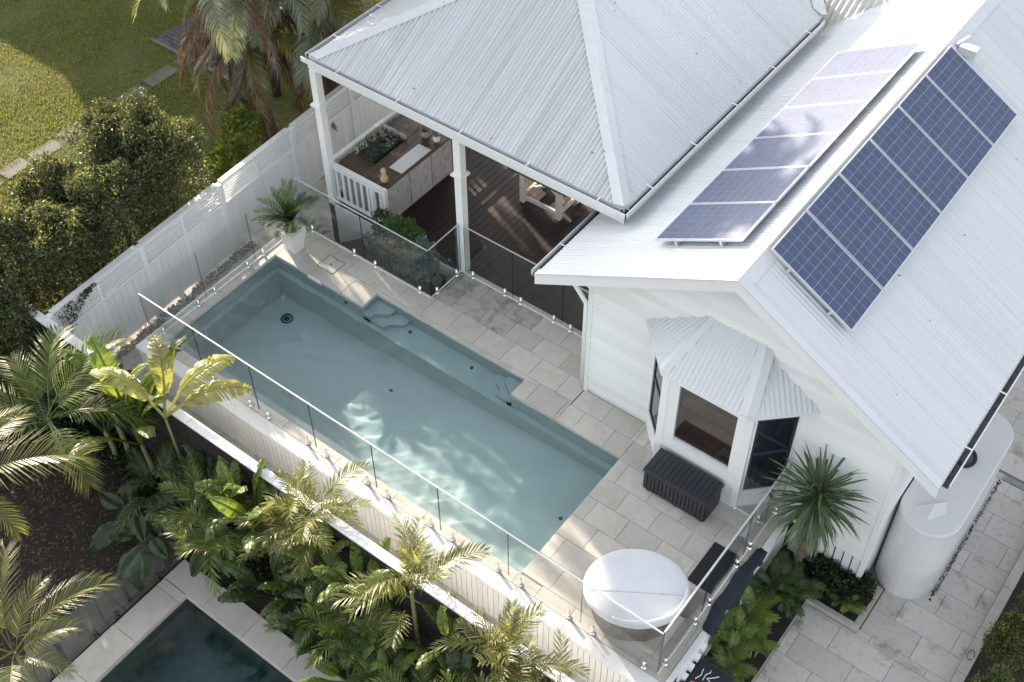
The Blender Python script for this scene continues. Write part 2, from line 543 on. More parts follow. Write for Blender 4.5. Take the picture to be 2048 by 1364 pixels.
def chamfer_mesh(name, dx, dy, dz, bev, mat):
    key = (name, round(dx, 3), round(dy, 3), round(dz, 3), bev, mat)
    if key in BOXC:
        return BOXC[key]
    hx, hy, hz = dx / 2, dy / 2, dz / 2
    mb = MB()
    if bev <= 0:
        mb.box((-hx, -hy, -hz), (hx, hy, hz))
    else:
        b = min(bev, hx * .45, hy * .45, hz * .45)
        # top bevelled only: enough for slabs and boards
        v = []
        for z, i in ((-hz, 0), (hz - b, 0), (hz, b)):
            v += [(-hx + i, -hy + i, z), (hx - i, -hy + i, z), (hx - i, hy - i, z), (-hx + i, hy - i, z)]
        f = [(0, 3, 2, 1), (8, 9, 10, 11)]
        for r in (0, 4):
            for k in range(4):
                f.append((r + k, r + (k + 1) % 4, r + 4 + (k + 1) % 4, r + 4 + k))
        mb.add(v, f)
    BOXC[key] = mb.mesh(name, mat)
    return BOXC[key]


def piece(name, parent, a, b, mat, bev=0.004, rot=None):
    """box piece between two corners, mesh data shared between alike pieces"""
    c = [(a[i] + b[i]) / 2 for i in range(3)]
    o = bpy.data.objects.new(name, chamfer_mesh(name, b[0] - a[0], b[1] - a[1], b[2] - a[2], bev, mat))
    link(o, parent, c)
    if rot:
        o.rotation_euler = rot
    return o


def rect_sub(rects, hole):
    out = []
    hx0, hy0, hx1, hy1 = hole
    for (x0, y0, x1, y1) in rects:
        if hx0 >= x1 or hx1 <= x0 or hy0 >= y1 or hy1 <= y0:
            out.append((x0, y0, x1, y1))
            continue
        if y0 < hy0:
            out.append((x0, y0, x1, hy0))
        if y1 > hy1:
            out.append((x0, hy1, x1, y1))
        ya, yb = max(y0, hy0), min(y1, hy1)
        if x0 < hx0:
            out.append((x0, ya, hx0, yb))
        if x1 > hx1:
            out.append((hx1, ya, x1, yb))
    return out


def pave(parent, region, holes, z, dx, dy, mat, thick=0.04, gap=0.005, off=0.5, name="paver", ox=0, oy=0, jit=0.0, minsz=0.05, matfn=None):
    x0, y0, x1, y1 = region
    j = 0
    y = y0 + oy
    while y < y1:
        x = x0 + ox - (dx * off if j % 2 else 0)
        while x < x1:
            r = [(max(x, x0), max(y, y0), min(x + dx, x1), min(y + dy, y1))]
            for h in holes:
                r = rect_sub(r, h)
            for (a, b, c, d) in r:
                if c - a > minsz and d - b > minsz:
                    m = matfn((a + c) / 2, (b + d) / 2) if matfn else mat
                    zz = z + random.uniform(-jit, jit)
                    piece(name, parent, (a + gap / 2, b + gap / 2, zz - thick), (c - gap / 2, d - gap / 2, zz), m, 0.004)
            x += dx
        y += dy
        j += 1


def corr(name, parent, mat, P, U, V, L, vfun, pitch=0.076, amp=0.010, seg=6):
    """corrugated sheet: eave starts at P and runs along U for L, ribs run along V from v0(u) to v1(u)"""
    P, U, V = Vector(P), Vector(U).normalized(), Vector(V).normalized()
    N = U.cross(V)
    if N.z < 0:
        N = -N
    n = int(L / pitch * seg)
    mb = MB()
    for i in range(n + 1):
        u = L * i / n
        v0, v1 = vfun(u)
        w = N * (amp * math.sin(2 * math.pi * u / pitch))
        a = P + U * u + w
        mb.v += [tuple(a + V * v0), tuple(a + V * v1)]
    flip = U.cross(V).z < 0
    for i in range(n):
        q = (2 * i, 2 * i + 2, 2 * i + 3, 2 * i + 1)
        mb.f.append(q if not flip else tuple(reversed(q)))
    return mb.build(name, mat, parent, smooth=True)


def roofing(name, parent, mat, P, U, V, L, vfun, sheet=0.762, **kw):
    """a roof plane laid in separate sheets that lap one another"""
    P, U = Vector(P), Vector(U).normalized()
    n = int(math.ceil(L / sheet))
    for i in range(n):
        a = i * sheet
        l = min(sheet, L - a)
        if l < .03:
            continue
        corr(name, parent, mat, P + U * a + Vector((0, 0, .003 * (i % 2))), U, V, l, lambda u, a=a: vfun(u + a), **kw)


def cap_strip(name, parent, A, B, o1, o2, lift=0.03, mat="roof_cap"):
    A, B, o1, o2 = Vector(A), Vector(B), Vector(o1), Vector(o2)
    up = Vector((0, 0, lift))
    m = (B - A) * 0.0
    lo = Vector((0, 0, lift * 0.25))
    rows = [[A + o1 + lo, A + o1 * .25 + up * .9, A + up * 1.3, A + o2 * .25 + up * .9, A + o2 + lo],
            [B + o1 + lo, B + o1 * .25 + up * .9, B + up * 1.3, B + o2 * .25 + up * .9, B + o2 + lo]]
    mb = MB()
    v = rows[0] + rows[1]
    mb.add(v, [(i, i + 1, i + 6, i + 5) for i in range(4)])
    mb.add([p - Vector((0, 0, .012)) for p in v], [(i + 5, i + 6, i + 1, i) for i in range(4)])
    return mb.build(name, mat, parent)


def gutter(name, parent, A, B, out, w=0.15, h=0.10, mat="gutter_white", inner="gutter_inside"):
    """open channel hung along an eave from A to B; out points away from the roof; A,B are the outer top edge"""
    A, B, out = Vector(A), Vector(B), Vector(out).normalized()
    z = Vector((0, 0, 1))
    t = 0.006
    prof = [(0, 0), (0, -h), (-w, -h), (-w, -0.01), (-w + t, -0.01), (-w + t, -h + t), (-t * 2.5, -h + t), (-t * 2.5, 0)]
    mb = MB()
    n = len(prof)
    va = [A + out * p + z * q for p, q in prof]
    vb = [B + out * p + z * q for p, q in prof]
    f = [(i, (i + 1) % n, n + (i + 1) % n, n + i) for i in range(n)]
    f += [tuple(range(n)), tuple(range(2 * n - 1, n - 1, -1))]
    mb.add(va + vb, f)
    g = mb.build(name, mat, parent)
    fixn(g.data)
    bed = MB()
    bed.add([A + out * (-w + t * 1.2) + z * (-h + t * 1.6), A + out * (-t * 2.7) + z * (-h + t * 1.6),
             B + out * (-t * 2.7) + z * (-h + t * 1.6), B + out * (-w + t * 1.2) + z * (-h + t * 1.6)], [(0, 1, 2, 3)])
    bed.add([A + out * (-w + t * 1.3) + z * (-h + t * 1.6), B + out * (-w + t * 1.3) + z * (-h + t * 1.6),
             B + out * (-w + t * 1.3) + z * (-.012), A + out * (-w + t * 1.3) + z * (-.012)], [(0, 1, 2, 3)])
    bed.build("gutter_bed", inner, g)
    k = int((B - A).length / 1.15)
    for i in range(1, k + 1):
        p = A.lerp(B, (i - .4) / k)
        MB().beam(p + out * (-w), p, 0.022, 0.008).build("gutter_bracket", mat, g)
    return g

# ------------------------------------------------------------------ ground
MB().add([(-150, -150, -3.2), (150, -150, -3.2), (150, 150, -3.2), (-150, 150, -3.2)], [(0, 1, 2, 3)]).build("ground", "soil", None, kind="structure")
ZL = -1.2      # lower yard level
ZN = -1.6      # neighbour's garden level

lawn = MB()
nx, ny = 40, 40
for j in range(ny + 1):
    for i in range(nx + 1):
        x = -40 + (40 - 1.72) * i / nx
        y = -9 + 36 * j / ny
        lawn.v.append((x, y, -1.22 + 0.02 * math.sin(x * 1.7) * math.cos(y * 1.3)))
for j in range(ny):
    for i in range(nx):
        a = j * (nx + 1) + i
        lawn.f.append((a, a + 1, a + nx + 2, a + nx + 1))
lawn.build("lawn", "lawn_base", None, True, kind="structure")

MB().box((-1.72, -4.9, -1.5), (-0.02, 8.0, -1.215)).build("side_passage", "concrete", None, kind="structure")
pas = MB().box((-0.02, -4.74, -1.5), (11.2, -3.9, -0.97)).build("fence_passage", "concrete", None, kind="structure")
gsm = MB()
for (xa, ya, xb, yb_) in ((-6, -14, 3.2, -4.86), (3.2, -6.35, 9.6, -4.86), (9.6, -14, 14, -4.86)):
    gsm.add([(xa, ya, ZN), (xb, ya, ZN), (xb, yb_, ZN), (xa, yb_, ZN)], [(0, 1, 2, 3)])
gsm.build("garden_soil", "soil", None, kind="structure")


def grass(n, x0, x1, y0, y1):
    x = RNG.uniform(x0, x1, n)
    y = RNG.uniform(y0, y1, n)
    keep = ~((x > -7.38) & (x < -7.16) & (y < 3.2) & (np.sin(y * 7.3) > -.85)) & ~((x > -8.6) & (x < -5.7) & (y > 3.42) & (y < 5.3))
    x, y = x[keep], y[keep]
    n = len(x)
    a = RNG.uniform(0, 2 * np.pi, n)
    h = RNG.uniform(.03, .075, n)
    w = RNG.uniform(.006, .012, n)
    lean = RNG.uniform(.01, .05, n)
    la = RNG.uniform(0, 2 * np.pi, n)
    v = np.zeros((n, 3, 3))
    v[:, 0] = np.stack([x - w * np.cos(a), y - w * np.sin(a), np.full(n, -1.225)], 1)
    v[:, 1] = np.stack([x + w * np.cos(a), y + w * np.sin(a), np.full(n, -1.225)], 1)
    v[:, 2] = np.stack([x + lean * np.cos(la), y + lean * np.sin(la), -1.225 + h], 1)
    return v


def tri_mesh(name, v, mat):
    n = len(v)
    k = v.shape[1]
    me = bpy.data.meshes.new(name)
    me.vertices.add(n * k)
    me.vertices.foreach_set("co", v.reshape(-1).astype(np.float32))
    me.loops.add(n * k)
    me.loops.foreach_set("vertex_index", np.arange(n * k, dtype=np.int32))
    me.polygons.add(n)
    me.polygons.foreach_set("loop_start", np.arange(0, n * k, k, dtype=np.int32))
    me.polygons.foreach_set("loop_total", np.full(n, k, dtype=np.int32))
    me.update()
    me.validate()
    me.materials.append(MATS[mat])
    return me


g = bpy.data.objects.new("grass", tri_mesh("grass", grass(150000, -13.8, -1.8, -6, 5.2), "grass_blade"))
link(g)
tag(g, "short green lawn grass beyond the white side fence", "grass", kind="stuff")

# garden path of paving stones and the brick edge in the neighbour's lawn
path = thing("garden_path", "narrow grey stepping path across the lawn beside the hedge", "path", (-7.3, -2, -1.2))
tag(path, kind="structure")
yy = -6.0
while yy < 3.2:
    l = random.uniform(.75, .95)
    jx = random.uniform(-.04, .04)
    piece("stepping_stone", path, (-7.48 + jx, yy, -1.25), (-7.06 + jx, yy + l - .14, -1.203), "path_grey", 0.01)
    yy += l
pad = thing("brick_pad", "dark brick paved pad under the big palm", "paving", (-7, 4.4, -1.2))
tag(pad, kind="structure")
for j in range(14):
    for i in range(12):
        x = -8.5 + i * .24 - (.12 if j % 2 else 0)
        y = 3.5 + j * .12
        xa, xb = max(x, -8.5), min(x + .23, -5.75)
        if xb - xa > .05:
            piece("brick", pad, (xa, y, -1.25), (xb, y + .112, -1.18 + random.uniform(-.004, .004)), "brick_dark", 0.004)
MB().box((-8.62, 3.39, -1.26), (-5.75, 3.49, -1.175)).build("edging", "path_grey", pad)

# ------------------------------------------------------------------ raised pool deck
X0, X1, Y0, Y1 = 0.17, 7.99, -3.58, -0.90          # pool opening
NX0, NX1, NY = 2.38, 5.76, -0.50                   # swim-out notch
HOLES = [(X0, Y0, X1, Y1), (NX0, Y1 - .01, NX1, NY)]
REG = [(-0.12, -3.96, 10.68, 0.06), (3.25, 0.06, 6.70, 0.90)]
deck = bpy.data.objects.new("pool_deck", None)
link(deck, None, (5, -2, 0))
tag(deck, kind="structure")
slab = MB()
for r in REG:
    rs = [r]
    for h in HOLES:
        rs = rect_sub(rs, (h[0] - .01, h[1] - .02, h[2] + .01, h[3] + .01))
    for (a, b, c, d) in rs:
        slab.box((a + .012, b + .012, -0.16), (c - .012 if c > 10 else c, d, -0.014))
slab.build("deck_slab", "grout", deck)


def deckmat(x, y):
    if (3.2 < x < 4.9 and y > 0.2) or (y > -.15 and 3.5 < x < 5.0):
        return "paver_mossy"
    return "paver_sand"


EX = [(6.70, -0.06, 12, 1)]
# coping round the pool: one row each side, then the field in courses along the pool
holes_f = HOLES + [(X0 - .30, -4, X0, 0.1)]
pave(deck, (-0.12, -3.79, X0, 0.05), [], 0, 0.30, 0.40, "paver_sand", name="coping_stone", off=0)
pave(deck, (X0, -3.79, X1 + .4, Y0), [], 0, 0.60, 0.40, "paver_sand", name="coping_stone", off=0)
pave(deck, (X0, Y1, 6.70, 0.05), HOLES, 0, 0.60, 0.475, "paver_sand", ox=-.13, oy=-.0, matfn=deckmat)
pave(deck, (3.27, 0.05, 6.70, 0.88), [], 0, 0.60, 0.415, "paver_sand", ox=-.2, matfn=deckmat)
pave(deck, (6.70, Y1, X1, -0.07), [], 0, 0.60, 0.415, "paver_sand", ox=-.28)
pave(deck, (X1, -3.55, 10.66, -0.07), [], 0, 0.60, 0.435, "paver_sand", ox=-.1)
pave(deck, (X1 + .4, -3.79, 10.66, -3.55), [], 0, 0.60, 0.40, "paver_sand", ox=0)
# access lid let into the paving
lid = MB()
lid.box((1.02, -.62, 0.001), (1.38, -.30, 0.006))
lid.build("access_lid", "paver_grey", deck)
lf = MB()
for a, b in (((1.0, -.64), (1.4, -.63)), ((1.0, -.29), (1.4, -.28)), ((1.0, -.63), (1.01, -.29)), ((1.39, -.63), (1.4, -.29))):
    lf.box((*a, 0.001), (*b, 0.005))
lf.build("lid_frame", "grout_dark", deck)
MB().lathe([(0.022, 0.006), (0.018, 0.012), (0, 0.012)], (1.2, -.46, 0), 10).build("lid_grip", "drain_grey", deck)

# walls that carry the deck
nw = thing("pool_wall", "white vertical-board wall holding up the pool, facing the slat fence", "wall", (5.2, -3.97, ZL))
x = -0.12
while x < 10.68:
    w = min(0.104, 10.7 - x)
    piece("wall_board", nw, (x + .0055, -4.0, ZL), (x + w - .0055, -3.962, -0.055), "fence_white", 0)
    x += 0.104
MB().box((-0.12, -3.965, ZL), (10.68, -3.90, -0.06)).build("backing", "grout_dark", nw)
MB().extr([(-4.025, -.055), (-4.035, -.03), (-4.025, -.008), (-4.0, .006), (-3.795, .006), (-3.795, -.055)], 'x', -.16, 10.72).build("cap", "cap_white", nw)
lw = thing("pool_end_wall", "white rendered wall under the pool coping beside the side fence", "wall", (-.12, -2, ZL))
MB().box((-0.13, -3.90, ZL), (-0.05, 0.02, -0.06)).build("render_face", "white_paint", lw)
MB().extr([(-.165, -.058), (-.17, -.03), (-.16, .008), (-.121, .008), (-.121, -.058)], 'y', -3.79, 0.04).build("cap", "cap_white", lw)
ew = thing("deck_end_wall", "white rendered wall and cap at the spa end of the deck above the fern bed", "wall", (10.7, -2, ZL))
MB().box((10.62, -3.89, -1.5), (10.70, -0.07, -0.06)).build("render_face", "white_paint", ew)
MB().box((10.664, -3.79, -.06), (10.74, -0.07, 0.012)).build("cap", "cap_white", ew)

# pool shell
pool = thing("swimming_pool", "pale blue-grey fibreglass plunge pool with a bench seat and curved steps", "pool", (4, -2.2, -1))
zf = lambda x: -1.42 + 0.58 * max(0, min(1, (x - 1.2) / 6.0))
sh = MB()
# floor strips
xs = [X0, 1.5, 3, 4.5, 6, 7.5, X1]
for i in range(len(xs) - 1):
    a, b = xs[i], xs[i + 1]
    sh.add([(a, Y0, zf(a)), (b, Y0, zf(b)), (b, Y1, zf(b)), (a, Y1, zf(a))], [(0, 1, 2, 3)])
    sh.add([(a, Y0, zf(a)), (a, Y0, -.02), (b, Y0, -.02), (b, Y0, zf(b))], [(0, 1, 2, 3)])
sh.add([(X0, Y0, -1.5), (X0, Y0, -.02), (X0, Y1, -.02), (X0, Y1, -1.5)], [(3, 2, 1, 0)])
sh.add([(X1, Y0, -1.5), (X1, Y0, -.02), (X1, Y1, -.02), (X1, Y1, -1.5)], [(0, 1, 2, 3)])
for a, b in ((X0, NX0), (NX1, X1)):
    sh.add([(a, Y1, -1.5), (a, Y1, -.02), (b, Y1, -.02), (b, Y1, -1.5)], [(3, 2, 1, 0)])
sh.add([(NX0, Y1, -1.5), (NX0, Y1, -.52), (NX1, Y1, -.52), (NX1, Y1, -1.5)], [(3, 2, 1, 0)])
sh.add([(NX0, NY, -.55), (NX0, NY, -.02), (NX1, NY, -.02), (NX1, NY, -.55)], [(3, 2, 1, 0)])
sh.add([(NX0, Y1, -.55), (NX0, Y1, -.02), (NX0, NY, -.02), (NX0, NY, -.55)], [(3, 2, 1, 0)])
sh.add([(NX1, Y1, -.55), (NX1, Y1, -.02), (NX1, NY, -.02), (NX1, NY, -.55)], [(0, 1, 2, 3)])
sh.build("shell", "pool_shell", pool)
# safety ledges and bench
led = MB()
led.box((X0 + .002, Y1 - .11, -1.5), (NX0 + .0025, Y1 - .002, -.47))
led.box((NX1 - .0025, Y1 - .11, -1.5), (X1 - .002, Y1 - .002, -.47))
led.build("back_ledge", "pool_shell", pool)
MB().box((X0 + .002, Y0 + .002, -1.5), (X0 + .10, Y1 - .112, -.472)).build("end_ledge", "pool_shell", pool)
MB().box((NX0 + .003, Y1 - .11, -1.5), (NX1 - .003, NY - .002, -.468)).build("bench_seat", "pool_shell", pool)


def s_step(xa, xb, side, z):
    """step with an S-shaped front edge"""
    pts = []
    n = 14
    for i in range(n + 1):
        t = i / n
        y = (Y1 - .02) + (NY - .003 - (Y1 - .02)) * t
        s = 0.5 - 0.5 * math.cos(math.pi * min(1, max(0, (t - .15) / .6)))
        pts.append((xb + (xa - xb) * .0 + (-side) * (-.16 + .26 * s), y))
    xa -= side * .004
    poly = pts + [(xa, NY - .003), (xa, Y1 - .02)]
    if side > 0:
        poly = poly[::-1]
    mb = MB()
    mb.prism(poly, -.9, z)
    return mb


for side, xa, steps in ((-1, NX0, ((0.34, -.22), (0.66, -.345))), (1, NX1, ((0.24, -.22), (0.46, -.345)))):
    for d, z in steps:
        o = s_step(xa, xa - side * d, side, z).build("step", "pool_shell", pool)
        fixn(o.data)
for (x, y, z, r, nm, mt) in ((0.80, -1.42, -1.415, .13, "floor_ring", "drain_blue"),):
    MB().lathe([(r * .72, 0.0), (r * .75, .02), (r, .022), (r * 1.02, 0)], (x, y, z), 28).build(nm, mt, pool)
    MB().lathe([(r * .68, 0.004), (r * .5, .016), (0, .02)], (x, y, z), 24).build("ring_cover", mt, pool)
for (x, y, z) in ((3.62, -1.62, zf(3.62) + .002), (3.28, -.66, -.466), (4.70, -.65, -.466), (7.68, -2.1, zf(7.68) + .002)):
    MB().lathe([(.036, 0), (.036, .008), (.022, .012), (0, .012)], (x, y, z), 14).build("drain", "drain_grey", pool)
sk = MB()
sk.box((1.03, Y1 - .03, -.10), (1.36, Y1 + .002, -.012))
sk.build("skimmer_face", "white_top", pool)
MB().box((1.06, Y1 - .034, -.085), (1.33, Y1 - .0302, -.03)).build("skimmer_slot", "pool_shell", pool)
MB().lathe([(.05, 0), (.045, .01), (0, .012)], (0, 0, 0), 14).build("jet", "drain_grey", pool).matrix_basis = Matrix.Translation((1.95, Y1 - .002, -.25)) @ Matrix.Rotation(math.pi / 2, 4, 'X')

zw = -0.055


def pool_surface(xa, xb, ya, yb, z, step, amp, seed):
    """water surface with small wind ripples, running in under the coping"""
    nx_, ny_ = int((xb - xa) / step), int((yb - ya) / step)
    X, Y = np.meshgrid(np.linspace(xa, xb, nx_ + 1), np.linspace(ya, yb, ny_ + 1))
    r = np.random.default_rng(seed)
    Z = np.zeros_like(X)
    for k in range(22):
        a = r.uniform(0, 2 * np.pi)
        lam = r.uniform(.16, .75)
        Z += lam * np.sin((X * np.cos(a) + Y * np.sin(a)) * 2 * np.pi / lam + r.uniform(0, 6.28)) * r.uniform(.4, 1)
    Z = z + Z * amp
    mb = MB()
    mb.v = [tuple(p) for p in np.stack([X.ravel(), Y.ravel(), Z.ravel()], 1).tolist()]
    w_ = nx_ + 1
    for j in range(ny_):
        for i in range(nx_):
            q = j * w_ + i
            mb.f.append((q, q + 1, q + w_ + 1, q + w_))
    return mb


wat = pool_surface(X0 - .006, X1 + .006, Y0 - .006, NY + .006, zw, .03, .0017, 5).build("pool_water", "pool_water_mat", None, smooth=True, kind="structure")
wat.cycles.is_caustics_caster = True
for o in pool.children:
    o.cycles.is_caustics_receiver = True

# hose lying in the pool
h = MB()
pts = [(0.35 + .28 * math.cos(a) + .05 * a, -3.2 + .22 * math.sin(a), zw - .03 - .02 * a) for a in np.linspace(0.3, 4.8, 26)]
h.tube(pts, 0.012, 6).build("hose", "white_top", pool, True)

# ------------------------------------------------------------------ glass pool fence
def glass_fence(label, A, B, n, H=1.2, mat="fence_glass", channel=True, spig_side=None, posts=(), z0=0.0, rail=True, railw=0.017, gap=0.012, railmat="rail_alu", spig="chrome", name="glass_fence"):
    A, B = Vector(A), Vector(B)
    d = (B - A).normalized()
    s = Vector((0, 0, 1)).cross(d)
    t = thing(name, label, "fence", tuple((A + B) / 2))
    Ltot = (B - A).length
    w = Ltot / n
    for i in range(n):
        p = A + d * (i * w + gap / 2)
        q = A + d * ((i + 1) * w - gap / 2)
        z1, z2 = z0 + .05, z0 + H - .012
        k = 0.006
        mb = MB()
        lo = [p - s * k, q - s * k, q + s * k, p + s * k]
        mb.hexa([v + Vector((0, 0, z1)) for v in lo], [v + Vector((0, 0, z2)) for v in lo])
        gp_ = mb.build("glass_panel", mat, t)
        gp_.data.materials.append(MATS["glass_edge"])
        gp_.data.polygons[3].material_index = 1
        gp_.data.polygons[5].material_index = 1
        for f in (.16, .84):
            c = p.lerp(q, f)
            sp = MB()
            sp.lathe([(.046, 0.0), (.046, .012), (.030, .018), (.026, .03), (.026, .15), (.0, .156)], (c.x, c.y, z0 + .001), 12)
            sp.build("spigot", spig, t, True)
    if rail:
        MB().beam(A + Vector((0, 0, z0 + H)), B + Vector((0, 0, z0 + H)), railw, 0.02).build("top_rail", railmat, t)
    if channel:
        MB().beam(A + Vector((0, 0, z0 + .012)), B + Vector((0, 0, z0 + .012)), 0.022, 0.02).build("base_strip", "cap_white", t)
    return t


W, LX, GA, GB = -3.74, 10.51, 3.25, 0.87
glass_fence("long frameless glass fence with white rail along the pool's garden side", (0, W, 0), (LX, W, 0), 8, channel=False, railw=.019)
glass_fence("frameless glass fence across the pool's deep end by the white side fence", (0, W + .03, 0), (0, 0, 0), 3, rail=False)
glass_fence("glass fence in front of the verandah shrubs with chrome spigots", (0.03, 0, 0), (GA, 0, 0), 2, mat="verandah_glass")
glass_fence("short glass return fence beside the verandah column", (GA, 0.03, 0), (GA, GB, 0), 1, mat="verandah_glass")
glass_fence("glass fence across the verandah opening beside the house corner", (GA + .1, GB, 0), (6.66, GB, 0), 3, mat="verandah_glass")
glass_fence("glass fence with white rail behind the round covered tub", (LX, W + .03, 0), (LX, -.12, 0), 3, railw=.028)
glass_fence("low short glass panel beside the black storage box and the bay window", (9.84, -.62, 0), (LX - .03, -.62, 0), 1, H=.9, rail=False)

# ------------------------------------------------------------------ left white fence
lf = thing("white_side_fence", "tall white timber fence with louvred top beside the pool", "fence", (-1.6, -1, ZL))
FX = lambda y: -1.40 - 0.045 * (y + 4.7)
FT = 0.60


def fpiece(name, y0, y1, dx0, dx1, z0, z1, mat="fence_white"):
    yc = (y0 + y1) / 2
    x = FX(yc)
    o = piece(name, lf, (x + dx0, y0, z0), (x + dx1, y1, z1), mat, 0.0)
    o.rotation_euler = (0, 0, 0.045)
    return o


ypost = [-4.72, -2.62, -0.55, 1.50, 3.35, 5.3, 7.2]
for i, y in enumerate(ypost):
    fpiece("post", y - .055, y + .055, -.05, .06, ZL, FT - .005)
for a, b in zip(ypost[:-1], ypost[1:]):
    a, b = a + .055, b - .055
    mid = (a + b) / 2
    fpiece("top_cap", a, b, -.07, .05, FT, FT + .025, "cap_white")
    fpiece("top_rail", a, b, -.02, .02, FT - .07, FT - .01)
    fpiece("mid_rail", a, b, -.02, .045, .045, .095)
    fpiece("bottom_rail", a, b, -.02, .02, ZL + .08, ZL + .16)
    fpiece("louvre_post", mid - .025, mid + .025, -.02, .03, .10, FT - .07)
    for k in range(7):
        z = .125 + k * .059
        for c, d in ((a, mid - .025), (mid + .025, b)):
            fpiece("louvre", c, d, -.012, .012, z, z + .036)
    n = int(round((b - a) / .15))
    w = (b - a) / n
    for k in range(n):
        fpiece("board", a + k * w + .003, a + (k + 1) * w - .003, -.008, .016 + random.uniform(0, .003), ZL + .03, .045)
tag(lf, None)
gs = MB()
for k in range(420):
    y = random.uniform(-4.7, -.1)
    x = FX(y) + random.uniform(.06, .26)
    r = random.uniform(.018, .04)
    gs.lathe([(r * .6, -r * .5), (r, 0), (r * .5, r * .6), (0, r * .65)], (x, y, -1.205), 6, sx=random.uniform(.8, 1.3))
o = gs.build("pebbles", "pebble", None)
tag(o, "strip of grey pebbles along the foot of the white side fence", "pebbles", kind="stuff")

# ------------------------------------------------------------------ front boundary fence
bf = thing("slat_fence", "boundary fence with white cap and dark horizontal slats above the garden", "fence", (5, -4.82, ZN))
posts = [-3.4 + 1.9 * i for i in range(9)]
for p in posts:
    piece("post", bf, (p - .045, -4.885, ZN), (p + .045, -4.80, FT - .02), "slat_dark", 0)
for i, (a, b) in enumerate(zip(posts[:-1], posts[1:])):
    piece("cap", bf, (a + .003, -4.925, FT - .012), (b - .003, -4.765, FT + .022), "cap_white", 0.004)
    for k in range(24):
        z = FT - .085 - k * .088
        piece("slat", bf, (a + .006, -4.917, z), (b - .006, -4.903, z + .050), "slat_dark", 0)
    if b > -1.3:
        piece("lining_board", bf, (max(a, -1.25) + .003, -4.785, ZL), (b - .003, -4.77, FT - .03), "fence_white", 0)
        piece("slat_light_board", bf, (max(a, -1.25) + .003, -4.900, ZN + .3), (b - .003, -4.890, FT - .03), "fence_white", 0)  # white board stands in for the sunlit lines between the slats

# ------------------------------------------------------------------ the house
house = thing("house", "white weatherboard house with corrugated roofs, verandah and bay window", "house", (9.3, 3, ZL))
HX0, HX1, HY = 6.70, 12.02, -0.06
RX, RZ, EZ = 9.29, 4.57, 2.70           # ridge, eaves of the main gable
TP = (RZ - EZ) / (RX - 6.0)
gz = lambda x: RZ - TP * abs(x - RX)

# weatherboards of the gable wall
gw = MB().box((HX0 + .03, HY + .004, -0.30), (8.0, HY + .10, 2.62)).box((10.44, HY + .004, -0.30), (HX1 - .03, HY + .10, 2.62)) \
    .box((8.0, HY + .004, 2.38), (10.44, HY + .10, 2.62)).build("gable_wall", "white_paint", house)
gv = MB()
gv.add([(6.3, HY + .004, 2.63), (12.28, HY + .004, 2.63), (RX, HY + .004, RZ - .16), (6.3, HY + .1, 2.63), (12.28, HY + .1, 2.63), (RX, HY + .1, RZ - .16)],
       [(0, 1, 2), (5, 4, 3), (0, 3, 4, 1), (1, 4, 5, 2), (2, 5, 3, 0)])
gv.build("gable_infill", "white_paint", house)


def weatherboard(xa, xb, xa2, xb2, z0, z1):
    mb = MB()
    yb, yt = HY - .036, HY - .008
    mb.add([(xa, HY + .003, z0), (xa, yb, z0), (xb, yb, z0), (xb, HY + .003, z0), (xa2, HY + .003, z1), (xa2, yt, z1), (xb2, yt, z1), (xb2, HY + .003, z1)],
           [(0, 3, 2, 1), (4, 5, 6, 7), (1, 2, 6, 5), (0, 1, 5, 4), (2, 3, 7, 6)])
    mb.build("weatherboard", "white_board", gw)


z = -0.30
dz = 0.145
while z < 4.3:
    z1 = z + dz
    def lim(zz):
        if zz < 2.6:
            return HX0 + .05, HX1 - .05
        return max(HX0 - .4, RX - (RZ - .12 - zz) / TP), min(HX1 + .3, RX + (RZ - .12 - zz) / TP)
    a, b = lim(z)
    c, d = lim(z1)
    if d - c < .1:
        break
    if z < 0.0:
        weatherboard(10.72, b, 10.72, d, z, z1 - .002)
    elif z1 < 2.40:
        weatherboard(a, 7.96, c, 7.96, z, z1 - .002)
        weatherboard(10.48, b, 10.48, d, z, z1 - .002)
    else:
        weatherboard(a, b, c, d, z, z1 - .002)
    z = z1
# base battens below the boards at the garden end
piece("batten_rail", house, (10.74, HY - .02, -.335), (HX1, HY + .02, -.302), "white_paint", 0)
x = 10.78
while x < HX1 - .1:
    piece("batten", house, (x, HY - .005, ZL), (x + .125, HY + .022, -.337), "white_paint", 0)
    x += 0.147
MB().box((10.74, HY + .06, ZL), (HX1, HY + .07, -.32)).build("underfloor_lining", "dark_gap", house)
piece("corner_board", house, (HX0 - .005, HY - .035, 0.0), (HX0 + .075, HY + .10, 2.60), "white_paint", 0.004)
piece("corner_board", house, (HX1 - .075, HY - .035, -1.2), (HX1 + .005, HY + .10, 2.60), "white_paint", 0.004)
MB().box((HX0, HY + .1, 0.0), (HX0 + .1, 12, 2.6)).build("side_wall", "white_paint", house)
MB().box((HX1 - .1, HY + .1, -1.2), (HX1, 12, 2.6)).build("side_wall", "white_paint", house)
MB().box((HX0 + .1, 11.9, 0), (HX1 - .1, 12, 2.6)).build("back_wall", "white_paint", house)
# main roof
cosM = 1 / math.hypot(1, TP)
VL = Vector((1, 0, TP)).normalized()
VR = Vector((-1, 0, TP)).normalized()
SL = (RX - 6.0) / cosM
YG = -0.50
roofing("main_roof_sheet", house, "roof_side", (6.0, YG + .03, EZ), (0, 1, 0), VL, 12.2, lambda u: (-0.03, SL - .02))
roofing("main_roof_sheet", house, "roof_side", (2 * RX - 6.0, YG + .03, EZ), (0, 1, 0), VR, 14.2, lambda u: (-0.03, SL - .02))
cap_strip("ridge_cap", house, (RX, YG, RZ + .008), (RX, 13.6, RZ + .008), (-.17, 0, -.17 * TP), (.17, 0, -.17 * TP), .03)
